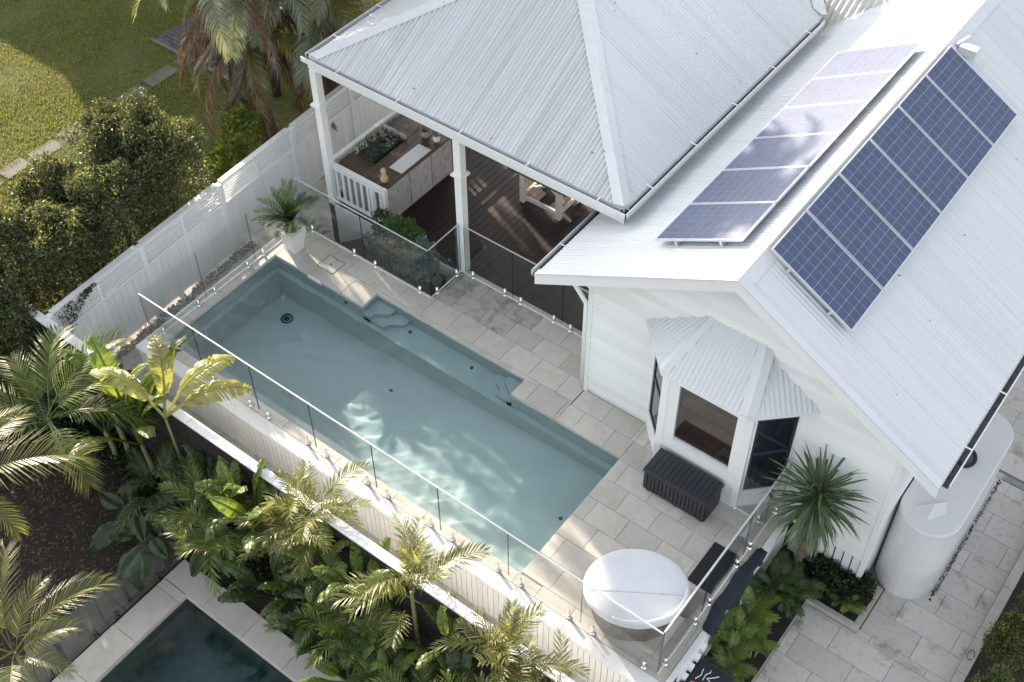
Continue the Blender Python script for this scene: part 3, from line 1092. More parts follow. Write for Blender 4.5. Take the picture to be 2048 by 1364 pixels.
# barge boards, soffits
for sgn, x0 in ((-1, 5.96), (1, 2 * RX - 5.96)):
    bb = MB()
    for y0, y1 in ((YG - .025, YG),):
        lo = -0.20
        bb.hexa([(RX, y0, RZ + lo), (x0, y0, gz(x0) + lo), (x0, y1, gz(x0) + lo), (RX, y1, RZ + lo)],
                [(RX, y0, RZ + .02), (x0, y0, gz(x0) + .02), (x0, y1, gz(x0) + .02), (RX, y1, RZ + .02)])
    o = bb.build("barge_board", "white_paint", house)
    fixn(o.data)
    cp = MB()
    cp.hexa([(RX, YG - .04, RZ + .021), (x0, YG - .04, gz(x0) + .021), (x0, YG + .09, gz(x0) + .021), (RX, YG + .09, RZ + .021)],
            [(RX, YG - .04, RZ + .04), (x0, YG - .04, gz(x0) + .04), (x0, YG + .09, gz(x0) + .04), (RX, YG + .09, RZ + .04)])
    o = cp.build("barge_cap", "roof_white", house)
    fixn(o.data)
    so = MB()
    so.hexa([(RX, YG, RZ - .13), (x0, YG, gz(x0) - .13), (x0, HY, gz(x0) - .13), (RX, HY, RZ - .13)],
            [(RX, YG, RZ - .11), (x0, YG, gz(x0) - .11), (x0, HY, gz(x0) - .11), (RX, HY, RZ - .11)])
    o = so.build("soffit", "white_paint", house)
    fixn(o.data)
    xe = HX0 + .1 if sgn < 0 else HX1 - .1
    MB().box((min(x0, xe), HY, EZ - .16), (max(x0, xe), 12, EZ - .14)).build("eave_soffit", "white_paint", house)
    xf = x0 if sgn < 0 else x0 - .02
    MB().box((x0 if sgn < 0 else x0 - .02, YG, EZ - .2), (x0 + .02 if sgn < 0 else x0, 12, EZ - .03)).build("fascia", "white_paint", house)
gutter("gutter", house, (5.86, YG + .02, EZ - .01), (5.86, 12, EZ - .01), (-1, 0, 0))
gutter("gutter", house, (2 * RX - 5.86, YG + .12, EZ - .01), (2 * RX - 5.86, 13, EZ - .01), (1, 0, 0))
MB().lathe([(.035, 0), (.035, .004), (0, .004)], (2 * RX - 5.92, YG + .62, EZ - .10), 12).build("gutter_outlet", "dark_gap", house)
# downpipe on the pool corner
dp = MB()
dp.tube([(5.97, HY + .30, EZ - .12), (6.05, HY + .2, EZ - .30), (HX0 - .06, HY - .0, EZ - .62), (HX0 - .06, HY - .0, 0.02)], 0.042, 10)
dp.build("downpipe", "white_paint", house, True)

# --- verandah hip roof
GX0, GX1, GY, GZ = -0.145, 6.75, 0.75, 3.42
TPV = 0.55
cv = 1 / math.hypot(1, TPV)
ins = 0.115
RL = GX1 - GX0 - 2 * ins
VX = (GX0 + GX1) / 2
sz = GZ - .015
roofing("verandah_roof_sheet", house, "roof_front", (GX0 + ins, GY + ins, sz), (1, 0, 0), (0, 1, TPV), RL,
     lambda u: (-.01, max(0.0, min(u, RL - u)) / cv), amp=.0145)
def rightend(u):
    v = max(0, min(u, RL / 2)) / cv
    over = u - 6.55
    return (-.01 if over < 0 else min(v, over * .9), v)
roofing("verandah_roof_sheet", house, "roof_side", (GX1 - ins, GY + ins, sz), (0, 1, 0), (-1, 0, TPV), 8.6, rightend)
roofing("verandah_roof_sheet", house, "roof_side", (GX0 + ins, GY + ins, sz), (0, 1, 0), (1, 0, TPV), 8.6, lambda u: (-.03, max(0, min(u, RL / 2)) / cv))
AP = (VX, GY + ins + RL / 2, sz + TPV * RL / 2)
cap_strip("hip_cap", house, (GX1 - ins, GY + ins, sz + .012), (AP[0], AP[1], AP[2] + .012), (-.20, 0, 0), (0, .20, 0), .035)
cap_strip("hip_cap", house, (GX0 + ins, GY + ins, sz + .012), (AP[0], AP[1], AP[2] + .012), (.20, 0, 0), (0, .20, 0), .035)
cap_strip("ridge_cap", house, (AP[0], AP[1], AP[2] + .012), (AP[0], 9.3, AP[2] + .012), (-.17, 0, -.17 * TPV), (.17, 0, -.17 * TPV), .03)
cap_strip("hip_cap", house, (GX1 - ins, 7.36, sz + .02), (GX1 - 2.0, 9.3, sz + TPV * 1.95 + .02), (-.18, 0, .18 * TPV), (.05, .12, 0), .03)
gutter("verandah_gutter", house, (GX0, GY, GZ), (GX1, GY, GZ), (0, -1, 0))
gutter("verandah_gutter", house, (GX1, GY, GZ), (GX1, 7.3, GZ), (1, 0, 0))
gutter("verandah_gutter", house, (GX0, GY + .12, GZ), (GX0, 9.2, GZ), (-1, 0, 0))
# fascia beam, ceiling
piece("verandah_beam", house, (GX0 + .02, .875, 3.10), (GX1 - .1, .955, 3.33), "white_paint", 0)
piece("verandah_beam", house, (-.07, .96, 3.10), (.01, 9.0, 3.33), "white_paint", 0)
piece("fascia", house, (GX0 + .1, GY + .117, 3.20), (GX1 - .1, GY + .122, 3.40), "white_paint", 0)
piece("fascia", house, (GX1 - .118, GY + .13, 3.05), (GX1 - .10, 7.3, 3.39), "white_paint", 0)
piece("verandah_ceiling", house, (-.06, .97, 3.34), (GX1 - .12, 7.25, 3.36), "ceiling_dark", 0)
# columns
for cx, cy, zb in ((-.005, .915, ZL), (3.275, .945, -0.01), (-.005, 4.9, -.1)):
    c = piece("column", house, (cx - .075, cy - .075, zb), (cx + .075, cy + .075, 3.10), "white_paint", 0.0)
    cm = MB()
    for r, za, zb2 in ((.095, 2.28, 2.31), (.125, 2.31, 2.35), (.10, 2.35, 2.38)):
        cm.box((cx - r, cy - r, za), (cx + r, cy + r, zb2))
    cm.build("capital", "white_paint", c)
# floor
vf = bpy.data.objects.new("verandah_floor", None)
link(vf, house, (3, 3, 0))
x = -.05
while x < 6.68:
    piece("floor_board", vf, (x, 1.0, -.03), (min(x + .134, 6.69), 9.0, -.004), "deck_timber", 0.003)
    x += .139
MB().box((-.06, .985, -.2), (6.69, 9.0, -.036)).build("floor_joists", "dark_gap", house)
piece("skirting", house, (-.08, .84, ZL), (3.2, .87, -.05), "white_paint", 0)
piece("skirting", house, (-.085, .875, ZL), (-.065, 9.0, -.05), "white_paint", 0)
piece("house_step", house, (3.36, .905, -.1), (6.69, .98, -.008), "white_paint", 0)
MB().box((5.9, 9.0, -.1), (6.7, 9.1, 3.3)).build("verandah_back_wall", "white_paint", house)


# balustrades
def balustrade(p, q, z0=0.07, z1=.96, sp=.155, pstart=True, pend=True, bw=.058):
    p, q = Vector((*p, 0)), Vector((*q, 0))
    d = (q - p).normalized()
    L = (q - p).length
    b = bpy.data.objects.new("balustrade", None)
    link(b, house, tuple((p + q) / 2))
    up = lambda v, z: (v.x, v.y, z)
    MB().beam(up(p, z1), up(q, z1), .085, .035).build("hand_rail", "white_paint", b)
    MB().beam(up(p, z1 - .09), up(q, z1 - .09), .04, .07).build("top_rail", "white_paint", b)
    MB().beam(up(p, z0 + .03), up(q, z0 + .03), .045, .065).build("bottom_rail", "white_paint", b)
    n = int(L / sp)
    for i in range(n):
        c = p + d * (L * (i + .5) / n)
        MB().beam(up(c, z0 + .0625), up(c, z1 - .125), bw, .022, up=tuple(d.cross(Vector((0, 0, 1))))).build("baluster", "white_paint", b)
    for i in range(1, int(L / 1.0) + (1 if pend else 0)):
        c = p + d * min(L, i * 1.0)
        MB().beam(up(c, -.02), up(c, z1 - .019), .07, .07, up=(1, 0, 0)).build("rail_post", "white_paint", b)
    return b


balustrade((.075, .93), (1.36, .93), sp=.15)
MB().box((1.36, .89, -.02), (1.44, .97, .99)).build("newel_post", "white_paint", house)
balustrade((.0, .99), (.0, 4.82), sp=.16)

# --- bay window
bay = bpy.data.objects.new("bay_window", None)
link(bay, house, (9.2, -.4, 0))
BY = -.64
bp = [(7.93, HY), (8.50, BY), (9.92, BY), (10.50, HY)]


def bwall(a, b, z0, z1, th, mat, name, par):
    a, b = Vector((*a, 0)), Vector((*b, 0))
    d = (b - a).normalized()
    n = Vector((0, 0, 1)).cross(d)          # inward
    mb = MB()
    lo = [a, b, b + n * th, a + n * th]
    mb.hexa([v + Vector((0, 0, z0)) for v in lo], [v + Vector((0, 0, z1)) for v in lo])
    o = mb.build(name, mat, par)
    fixn(o.data)
    return o


def lerp2(a, b, t):
    return (a[0] + (b[0] - a[0]) * t, a[1] + (b[1] - a[1]) * t)


SILL = (.42, .80, .42)
for i in range(3):
    a, b = bp[i], bp[i + 1]
    zs = SILL[i]
    zz = 0.0
    while zz < zs - .05:
        bwall(a, b, zz, min(zz + .143, zs - .05), .05 + (.006 if int(zz * 7) % 2 else 0), "white_board", "weatherboard", bay)
        zz += .145
    bwall(a, b, zs - .048, zs, .075, "white_paint", "sill", bay)
    bwall(a, b, 2.18, 2.46, .06, "white_paint", "header", bay)
    t0, t1 = (.10, .86) if i == 0 else ((.17, .86) if i == 1 else (.14, .90))
    bwall(a, lerp2(a, b, t0), zs, 2.18, .06, "white_paint", "mullion", bay)
    bwall(lerp2(a, b, t1), b, zs, 2.18, .06, "white_paint", "mullion", bay)
    p, q = lerp2(a, b, t0), lerp2(a, b, t1)
    off = Vector((0, 0, 1)).cross((Vector((*q, 0)) - Vector((*p, 0))).normalized()) * .03
    p2, q2 = (p[0] + off.x, p[1] + off.y), (q[0] + off.x, q[1] + off.y)
    w = bpy.data.objects.new("window", None)
    link(w, bay, ((p[0] + q[0]) / 2, (p[1] + q[1]) / 2, zs))
    if i == 1:
        bwall(p2, q2, zs + .07, 2.17, .008, "window_glass", "pane", w)
        bwall(p2, q2, zs + .002, zs + .068, .02, "gutter_grey", "frame", w)
    else:
        bwall(p2, q2, zs, 2.18, .008, "pane_dark", "pane", w)
        p3, q3 = (p[0] + off.x * .5, p[1] + off.y * .5), (q[0] + off.x * .5, q[1] + off.y * .5)
        for za, zb in ((zs, zs + .05), (1.30, 1.36), (2.12, 2.18)):
            bwall(p3, q3, za, zb, .015, "win_frame_dark", "frame", w)
        for ta in (0, .93):
            bwall(lerp2(p3, q3, ta), lerp2(p3, q3, ta + .07), zs + .051, 2.119, .015, "win_frame_dark", "frame", w)
for (x, y) in (bp[1], bp[2]):
    piece("corner_post", bay, (x - .06, y - .012, 0.0), (x + .06, y + .1, 2.45), "white_paint", 0)
# bay roof
ev = [(7.69, -.02), (8.50, -.83), (9.93, -.83), (10.70, -.08)]
EB = 2.47
tops = [(8.80, HY - .03, 3.19), (9.72, HY - .03, 3.19)]
MB().prism([(7.72, HY), (8.51, -.81), (9.92, -.81), (10.67, HY)], EB - .05, EB - .02).build("bay_soffit", "white_paint", bay)
for i in range(3):
    bwall(ev[i], ev[i + 1], EB - .10, EB - .005, .02, "white_paint", "bay_fascia", bay)


def bayface(a, b, t0, t1):
    """corrugated face: eave a-b, upper edge t0-t1, ribs square to the eave"""
    a3, b3 = Vector((*a, EB)), Vector((*b, EB))
    U = (b3 - a3).normalized()
    T0, T1 = Vector(t0), Vector(t1)
    nrm = (b3 - a3).cross(T1 - a3).normalized()
    V = nrm.cross(U)
    if V.z < 0:
        V = -V
    L = (b3 - a3).length
    pts = [((T0 - a3).dot(U), (T0 - a3).dot(V)), ((T1 - a3).dot(U), (T1 - a3).dot(V))]
    xs = [0, pts[0][0], pts[1][0], L]
    ys = [0, pts[0][1], pts[1][1], 0]
    def vf(u):
        if u <= xs[1]:
            v = ys[1] * u / max(xs[1], 1e-3)
        elif u <= xs[2]:
            v = ys[1] + (ys[2] - ys[1]) * (u - xs[1]) / max(xs[2] - xs[1], 1e-3)
        else:
            v = ys[2] * (L - u) / max(L - xs[2], 1e-3)
        return (-.025, max(v, -.02))
    corr("bay_roof_sheet", bay, "roof_white", a3, U, V, L, vf, amp=.011)


bayface(ev[1], ev[2], tops[0], tops[1])
bayface(ev[0], ev[1], (7.93, HY - .02, EB + .15), tops[0])
bayface(ev[2], ev[3], tops[1], (10.45, HY - .02, EB + .15))
cap_strip("bay_hip_cap", bay, (*ev[1], EB), tops[0], (.10, 0, 0), (-.08, .08, 0), .02, "roof_white")
cap_strip("bay_hip_cap", bay, (*ev[2], EB), tops[1], (-.13, 0, 0), (.10, .10, 0), .02, "roof_white")
# room behind the bay
room = bpy.data.objects.new("room", None)
link(room, house, (9.2, 1.5, .1))
MB().box((7.2, HY + .11, -.05), (11.8, 5, .02)).build("room_floor_slab", "room_floor", room)
for j in range(6):
    for i in range(8):
        piece("floor_tile", room, (7.6 + i * .5, .1 + j * .5, .021), (8.094 + i * .5, .594 + j * .5, .034), "room_floor", 0)
MB().box((7.2, 4.9, 0), (11.8, 5, 2.6)).build("room_wall", "room_wall", room)
MB().prism([(8.16, -.14), (8.56, -.53), (9.86, -.53), (10.26, -.14), (10.26, .25), (8.16, .25)], .04, .52).build("window_seat", "bench_brown", room)
MB().box((8.4, .25, .52), (10.1, .34, .80)).build("seat_back", "bench_brown", room)
MB().lathe([(.0, 0), (.09, .02), (.10, .2), (.09, 1.1), (.0, 1.12)], (0, 0, 0), 14).build("bolster", "bench_brown", room, True).matrix_basis = Matrix.Translation((8.62, -.40, .58)) @ Matrix.Rotation(math.pi / 2, 4, 'Y')

# --- rear roof plane beyond the verandah
rear = corr("rear_roof_sheet", house, "rear_roof", (4.0, 7.42, 2.98), (1, 0, 0), (0, 1, .57), 5.2,
            lambda u: (max(0.0, (4.0 + u - 6.55)) * 1.04 - .02, 4.0), pitch=.12, amp=.02)

# ------------------------------------------------------------------ solar panels
CELL = {}


def solar(idx, side, yc, label):
    """panel on the main roof; side -1 left slope, +1 right slope"""
    VV = VL if side < 0 else VR
    along = 1.545
    wid = .955
    # local frame: x up the slope, y along the ridge, z normal
    if side < 0:
        lowx = 7.61
    else:
        lowx = 2 * RX - 7.92
    n = Vector((-TP, 0, 1)).normalized() if side < 0 else Vector((TP, 0, 1)).normalized()
    base = Vector((lowx, yc, gz(lowx))) + n * .10
    t = thing("solar_panel", label, "solar panel", tuple(base), "solar panels on the main roof")
    R = Matrix((VV, n.cross(VV), n)).transposed().to_4x4()
    M = Matrix.Translation(base) @ R

    def put(name, key, mbf, mat, par=t, off=(0, 0, 0)):
        if key not in CELL:
            CELL[key] = mbf().mesh(name, mat)
        o = bpy.data.objects.new(name, CELL[key])
        COL.objects.link(o)
        o.parent = par
        o.matrix_parent_inverse = Matrix.Translation(-WORLD[t])
        o.matrix_basis = M @ Matrix.Translation(off)
        WORLD[o] = Vector(base)
        return o
    put("backing", "back", lambda: MB().box((.012, -wid / 2 + .012, 0), (along - .012, wid / 2 - .012, .028)), "panel_back")
    fr = lambda: MB().box((0, -wid / 2, -.006), (along, -wid / 2 + .012, .034)).box((0, wid / 2 - .012, -.006), (along, wid / 2, .034)) \
        .box((0, -wid / 2 + .012, -.006), (.012, wid / 2 - .012, .034)).box((along - .012, -wid / 2 + .012, -.006), (along, wid / 2 - .012, .034))
    put("frame", "frame", fr, "panel_frame")
    rl = lambda: MB().box((.35, -wid / 2 - .012, -.075), (.39, wid / 2 + .012, -.0065)).box((1.15, -wid / 2 - .012, -.075), (1.19, wid / 2 + .012, -.0065))
    put("mounting_rail", "rail", rl, "panel_frame")
    nx_, ny_ = 10, 6
    cx, cy = (along - .034) / nx_, (wid - .034) / ny_
    for i in range(nx_):
        for j in range(ny_):
            put("cell", "cell", lambda: MB().box((0, 0, 0), (cx - .0048, cy - .0048, .0012)), "panel_cell", t,
                (.017 + .0024 + i * cx, -wid / 2 + .017 + .0024 + j * cy, .0282))
    return t


ordn = ["nearest", "second", "third", "fourth", "fifth", "farthest"]
for i in range(6):
    y = .28 + .4875 + i * .975
    solar(i, -1, y, f"sun-glazed solar panel on the pool-side roof slope, {ordn[i]} from the gable")
for i in range(6):
    y = .20 + .4875 + i * .977
    solar(i, 1, y, f"blue solar panel on the tank-side roof slope, {ordn[i]} from the gable")
rb = thing("roof_bracket", "small white box bracket on the ridge past the solar panels", "bracket", (9.55, 6.35, 4.5))
MB().box((9.46, 6.25, 4.44), (9.75, 6.42, 4.58)).build("box", "panel_frame", rb)
MB().beam((9.4, 6.3, 4.56), (9.5, 6.55, 4.62), .05, .03).build("arm", "panel_frame", rb)

# ------------------------------------------------------------------ rainwater tank
tank = thing("rainwater_tank", "cream slimline rainwater tank standing beside the house wall", "water tank", (12.5, 1.7, ZL))


def stadium(x0, x1, y0, y1, n=18, sh=0.0):
    r = (x1 - x0) / 2 - sh
    cx = (x0 + x1) / 2
    pts = []
    for k in range(n + 1):
        a = math.pi * k / n
        pts.append((cx + r * math.cos(a), y1 - (x1 - x0) / 2 + r * math.sin(a) * .9))
    for k in range(n + 1):
        a = math.pi + math.pi * k / n
        pts.append((cx + r * math.cos(a), y0 + (x1 - x0) / 2 + r * math.sin(a)))
    return pts


TZ = .62
tb = MB()
levels = [(ZL + .0, .0), (ZL + .32, .0), (ZL + .335,   .004), (ZL + .35, .0), (ZL + .78, .0), (ZL + .795,   .004), (ZL + .81, .0), (ZL + 1.26, .0), (ZL + 1.275,   .004), (ZL + 1.29, 0),
          (TZ - .03, .0), (TZ - .01, .006), (TZ, .018)]
rings = [stadium(12.04, 12.98, .25, 3.15, sh=s) for z, s in levels]
nr = len(rings[0])
b0 = 0
for (z, s), rg in zip(levels, rings):
    tb.v += [(x, y, z) for x, y in rg]
for i in range(len(levels) - 1):
    for k in range(nr):
        a = i * nr + k
        c = i * nr + (k + 1) % nr
        tb.f.append((a, c, c + nr, a + nr))
tb.f.append(tuple((len(levels) - 1) * nr + k for k in range(nr)))
tb.build("body", "tank_cream", tank)
ta = MB()
ta.add([(12.24, .62, TZ + .001), (12.62, .98, TZ + .001), (12.70, .80, TZ + .001), (12.52, .46, TZ + .001), (12.50, .80, TZ + .07)],
       [(0, 4, 1), (1, 4, 2), (2, 4, 3), (3, 4, 0)])
ta.build("moulded_lug", "tank_cream", tank)
MB().lathe([(.235, 0.0), (.235, .03), (.20, .03), (.19, -.01)], (12.45, 1.93, TZ + .001), 28).build("inlet_rim", "black_plastic", tank)
MB().lathe([(.188, .012), (.12, .002), (0, -.002)], (12.45, 1.93, TZ + .004), 24).build("inlet_mesh", "drain_grey", tank)

# ------------------------------------------------------------------ lower paved yard
yard = bpy.data.objects.new("paved_yard", None)
link(yard, None, (12.5, 0, ZL))
tag(yard, kind="structure")
MB().box((10.9, -6.5, -1.55), (13.9, 9, ZL - .022)).build("yard_slab", "grout_dark", yard)
pave(yard, (11.5, -5.0, 13.86, -.62), [(11.2, -.72, 12.36, 2)], ZL, .92, .47, "paver_grey", gap=.005, ox=-.3, jit=.003)
pave(yard, (12.38, -.62, 13.86, 7.0), [(11.2, -.72, 12.36, 2), (13.05, 3.42, 13.86, 3.56)], ZL, .92, .47, "paver_grey", gap=.005, ox=-.1, jit=.002)
gr = thing("floor_grate", "black slotted drain grate across the paving behind the tank", "grate", (13.4, 3.5, ZL))
MB().box((13.0, 3.42, ZL - .05), (13.86, 3.56, ZL - .03)).build("channel", "dark_gap", gr)
for k in range(28):
    piece("bar", gr, (13.0 + k * .0307, 3.43, ZL - .02), (13.0 + k * .0307 + .016, 3.55, ZL + .001), "gutter_grey", 0)
pebl = MB()
for k in range(420):
    y = random.uniform(.5, 3.4)
    x = 13.0 + random.uniform(.0, .055)
    r = random.uniform(.006, .014)
    pebl.lathe([(r * .7, -r * .4), (r, 0), (0, r * .7)], (x, y, ZL + .004), 5)
o = pebl.build("gravel", "slat_dark", None)
tag(o, "dark gravel caught along the foot of the rainwater tank", "gravel", kind="stuff")
# right boundary wall
rw = thing("boundary_wall", "low wall with pale stone cap beside the paved yard and hedge", "wall", (13.95, 0, ZL))
y = -5.0
while y < 9:
    piece("cap_stone", rw, (13.86, y, -1.02), (14.02, y + .895, -.97), "cap_stone", .006)
    y += .9
MB().box((13.875, -5, -1.9), (14.0, 9, -1.021)).build("wall_face", "cap_stone", rw)
cl = thing("wire_loop", "small black wire loop lying on the stone-capped boundary wall", "wire", (13.93, -.15, -.965))
MB().tube([(13.93 + .05 * math.cos(a), -.15 + .09 * math.sin(a), -.962 + .004 * abs(math.sin(a))) for a in np.linspace(0, 5.6, 18)], .005, 5).build("wire", "black_plastic", cl)
# garden bed beside the deck end and raised planter
gb = MB()
gb.add([(10.68, -5.0, -1.19), (11.47, -5.0, -1.19), (11.47, -.6, -1.15), (12.3, -.6, -1.12), (12.3, .0, -1.1), (10.68, .0, -1.1)], [(0, 1, 2, 3, 4, 5)])
gb.build("garden_bed", "soil_dark", None, kind="structure")
pe = thing("bed_edging", "thin stone edging along the fern bed below the deck end", "edging", (11.48, -3, ZL))
piece("edge_strip", pe, (11.465, -5.0, ZL - .1), (11.495, -.70, ZL + .035), "cap_stone", 0)
pl = thing("planter_edge", "pale stone kerb of the planter beside the tank", "planter", (12.0, -.6, ZL))
piece("kerb", pl, (11.26, -.71, ZL - .1), (12.36, -.61, ZL + .09), "cap_stone", .006)
piece("kerb", pl, (12.26, -.605, ZL - .1), (12.36, .20, ZL + .09), "cap_stone", .006)
# ------------------------------------------------------------------ verandah furniture
kc = thing("outdoor_counter", "whitewashed timber outdoor counter with dark top in the verandah corner", "counter", (.8, 2, 0))
yb = 1.06
for k, (y0, y1) in enumerate(((1.06, 1.69), (1.70, 2.33), (2.34, 2.96))):
    piece("door_panel", kc, (1.325, y0 + .01, .06), (1.352, y1 - .01, .87), "whitewash", 0.004)
for (a, b) in ((.20, 1.06), ):
    piece("carcass", kc, (.72, 1.05, 0.0), (1.325, 2.97, .87), "whitewash", 0)
    piece("end_panel", kc, (.12, 2.40, 0.0), (.719, 2.97, .87), "whitewash", 0)
    piece("end_panel", kc, (.12, 1.05, 0.0), (.719, 1.45, .87), "whitewash", 0)
for k in range(4):
    piece("top_plank", kc, (.70 + k * .165, 1.03, .872), (.70 + k * .165 + .162, 2.99, .91), "counter_timber", .004)
piece("top_plank", kc, (.10, 1.03, .872), (.698, 1.24, .91), "counter_timber", .004)
piece("top_plank", kc, (.10, 1.243, .872), (.698, 1.46, .91), "counter_timber", .004)
for k in range(3):
    piece("top_plank", kc, (.10, 2.40 + k * .195, .872), (.698, 2.40 + k * .195 + .192, .91), "counter_timber", .004)
piece("upstand", kc, (.12, 2.36, .50), (.70, 2.395, 1.0), "whitewash", 0)
wb = thing("serving_board", "long white board lying on the dark counter top", "board", (1.15, 1.97, .91))
piece("board", wb, (1.0, 1.53, .912), (1.31, 2.40, .93), "white_top", .004)
va = thing("pineapple_vase", "tan ceramic figure vase standing on the counter's pool end", "vase", (1.2, 1.16, .91))
MB().lathe([(.05, 0), (.075, .05), (.078, .11), (.05, .17), (.035, .20), (.055, .25), (.05, .30), (.03, .33), (.0, .335)], (1.2, 1.16, .911), 16).build("body", "tan_ceramic", va, True)
MB().tube([(1.20, 1.10, 1.10), (1.19, 1.05, 1.15), (1.18, 1.03, 1.12)], .014, 6).build("arm", "tan_ceramic", va, True)
for i, (x, y, s, lab) in enumerate(((.95, 2.66, .085, "dark glazed pot with a small plant at the back of the counter"),
                                    (1.22, 2.68, .075, "round white pot with a small plant at the counter corner"))):
    p = thing("counter_pot", lab, "pot", (x, y, .91))
    MB().lathe([(s * .8, 0), (s, .06), (s * .96, .15), (s * .82, .15), (s * .8, .12), (0, .12)], (x, y, .911), 18).build("pot", "pot_stone" if i == 0 else "pot_white", p, True)
    lv = MB()
    for k in range(30):
        a = random.uniform(0, 6.28)
        r = random.uniform(.02, .10)
        c = Vector((x + r * math.cos(a), y + r * math.sin(a), 1.05 + random.uniform(0, .1)))
        t = Vector((random.uniform(-1, 1), random.uniform(-1, 1), random.uniform(0, .6))).normalized() * .035
        s_ = t.cross(Vector((0, 0, 1))).normalized() * .014
        lv.add([c - t, c + s_, c + t, c - s_], [(0, 1, 2, 3)])
    lv.build("leaves", "shrub_leaf", p)
gf = thing("gold_flowers", "small bunch of golden flowers on the back of the counter", "flowers", (.6, 2.75, .91))
fm = MB()
for k in range(24):
    c = Vector((.6 + random.gauss(0, .06), 2.75 + random.gauss(0, .05), .93 + random.uniform(0, .08)))
    fm.lathe([(.012, 0), (.016, .008), (0, .016)], tuple(c), 6)
fm.build("petals", "fruit_gold", gf)
tp = thing("tray_plant", "dark trailing plant in a black tray against the side balustrade", "plant", (.38, 1.6, .9))
piece("tray", tp, (.22, 1.48, .60), (.66, 2.30, .92), "black_plastic", .01)
lv = MB()
for k in range(260):
    c = Vector((random.uniform(.2, .68), random.uniform(1.45, 2.3), .93 + abs(random.gauss(0, .08))))
    t = Vector((random.uniform(-1, 1), random.uniform(-1, 1), random.uniform(-.2, .8))).normalized() * .05
    s_ = t.cross(Vector((0, 0, 1))).normalized() * .018
    lv.add([c - t, c + s_, c + t, c - s_], [(0, 1, 2, 3)])
lv.build("leaves", "dark_cover", tp)
# trestle table
tt = thing("trestle_table", "dark-topped timber table with pale crossed legs on the verandah", "table", (3.5, 3.4, 0))
for k in range(5):
    piece("top_plank", tt, (2.72, 3.06 + k * .165, .70), (4.06, 3.06 + k * .165 + .162, .745), "table_dark", .004)
for x in (3.0, 3.86):
    for y in (3.12, 3.72):
        piece("leg", tt, (x - .05, y - .05, 0), (x + .05, y + .05, .699), "table_white", .004)
    piece("end_rail", tt, (x - .03, 3.172, .10), (x + .03, 3.668, .18), "table_white", .004)
for y in (3.10, 3.70):
    MB().beam((3.05, y, .15), (3.81, y, .15), .05, .08).build("stretcher", "table_white", tt)
MB().beam((3.06, 3.44, .16), (3.80, 3.44, .66), .05, .05).build("brace", "table_white", tt)
MB().beam((3.06, 3.40, .66), (3.80, 3.40, .16), .05, .05).build("brace", "table_white", tt)
# basket on the window seat
bk = thing("wire_basket", "small white wire basket on the brown window seat inside the bay", "basket", (9.55, -.3, .52))
wb_ = MB()
for z in (.53, .60, .67):
    for a, b in (((9.42, -.44), (9.70, -.44)), ((9.70, -.44), (9.70, -.22)), ((9.70, -.22), (9.42, -.22)), ((9.42, -.22), (9.42, -.44))):
        wb_.beam((*a, z), (*b, z), .008, .008)
for x in (9.42, 9.49, 9.56, 9.63, 9.70):
    for y in (-.44, -.22):
        wb_.beam((x, y, .525), (x, y, .68), .006, .006, up=(1, 0, 0))
wb_.build("wire_frame", "white_top", bk)
MB().lathe([(.05, 0), (.06, .06), (.03, .12), (.045, .17), (0, .2)], (9.6, -.3, .53), 12).build("jar", "pot_stone", bk, True)

# ------------------------------------------------------------------ deck furniture
sb = thing("storage_box", "black ribbed plastic storage box under the bay window", "storage box", (9.16, -.94, 0))
x0, x1, y0, y1 = 8.58, 9.75, -1.21, -.69
bx = MB().box((x0 + .03, y0 + .03, .05), (x1 - .03, y1 - .03, .49))
bx.build("body", "box_charcoal", sb)
n = 16
for k in range(n):
    xa = x0 + .03 + (x1 - x0 - .06) * k / n
    piece("rib", sb, (xa + .006, y0 + .014, .06), (xa + (x1 - x0 - .06) / n - .010, y0 + .029, .48), "box_charcoal", 0)
for k in range(7):
    ya = y0 + .04 + (y1 - y0 - .08) * k / 7
    for xx in (x0 + .014, x1 - .029):
        piece("rib", sb, (xx, ya + .006, .06), (xx + .015, ya + .058, .48), "box_charcoal", 0)
ld = MB()
ld.hexa([(x0, y0, .49), (x1, y0, .49), (x1, y1, .49), (x0, y1, .49)], [(x0 + .02, y0 + .02, .565), (x1 - .02, y0 + .02, .565), (x1 - .02, y1 - .02, .565), (x0 + .02, y1 - .02, .565)])
l = ld.build("lid", "box_charcoal", sb)
for k in range(12):
    xa = x0 + .06 + (x1 - x0 - .12) * k / 12
    piece("lid_slat", l, (xa + .004, y0 + .035, .5655), (xa + .082, y1 - .035, .578), "box_charcoal", .004)
for x in (x0 + .08, (x0 + x1) / 2, x1 - .12):
    for y in (y0 + .04, y1 - .1):
        piece("foot", sb, (x, y, 0.001), (x + .06, y + .06, .052), "black_plastic", 0)

tub = thing("round_tub", "round covered tub with white padded lid and brown drum at the deck corner", "tub", (9.66, -3.06, 0))
c0 = (9.66, -3.07)
dr = MB()
N_ = 40
ra, rb_ = .56, .645
vin = []
keep = lambda a: not (-1.25 < a < -.15)
for k in range(N_):
    a0 = -math.pi + 2 * math.pi * k / N_
    a1 = -math.pi + 2 * math.pi * (k + 1) / N_
    if not keep((a0 + a1) / 2):
        continue
    P = lambda a, r, z: (c0[0] + r * math.cos(a), c0[1] + r * math.sin(a), z)
    dr.hexa([P(a0, ra - .03, .005), P(a0, ra, .005), P(a1, ra, .005), P(a1, ra - .03, .005)], [P(a0, rb_ - .03, .60), P(a0, rb_, .60), P(a1, rb_, .60), P(a1, rb_ - .03, .60)])
o = dr.build("drum", "tub_body", tub)
fixn(o.data)
fl = MB()
P = lambda a, r, z: (c0[0] + r * math.cos(a), c0[1] + r * math.sin(a), z)
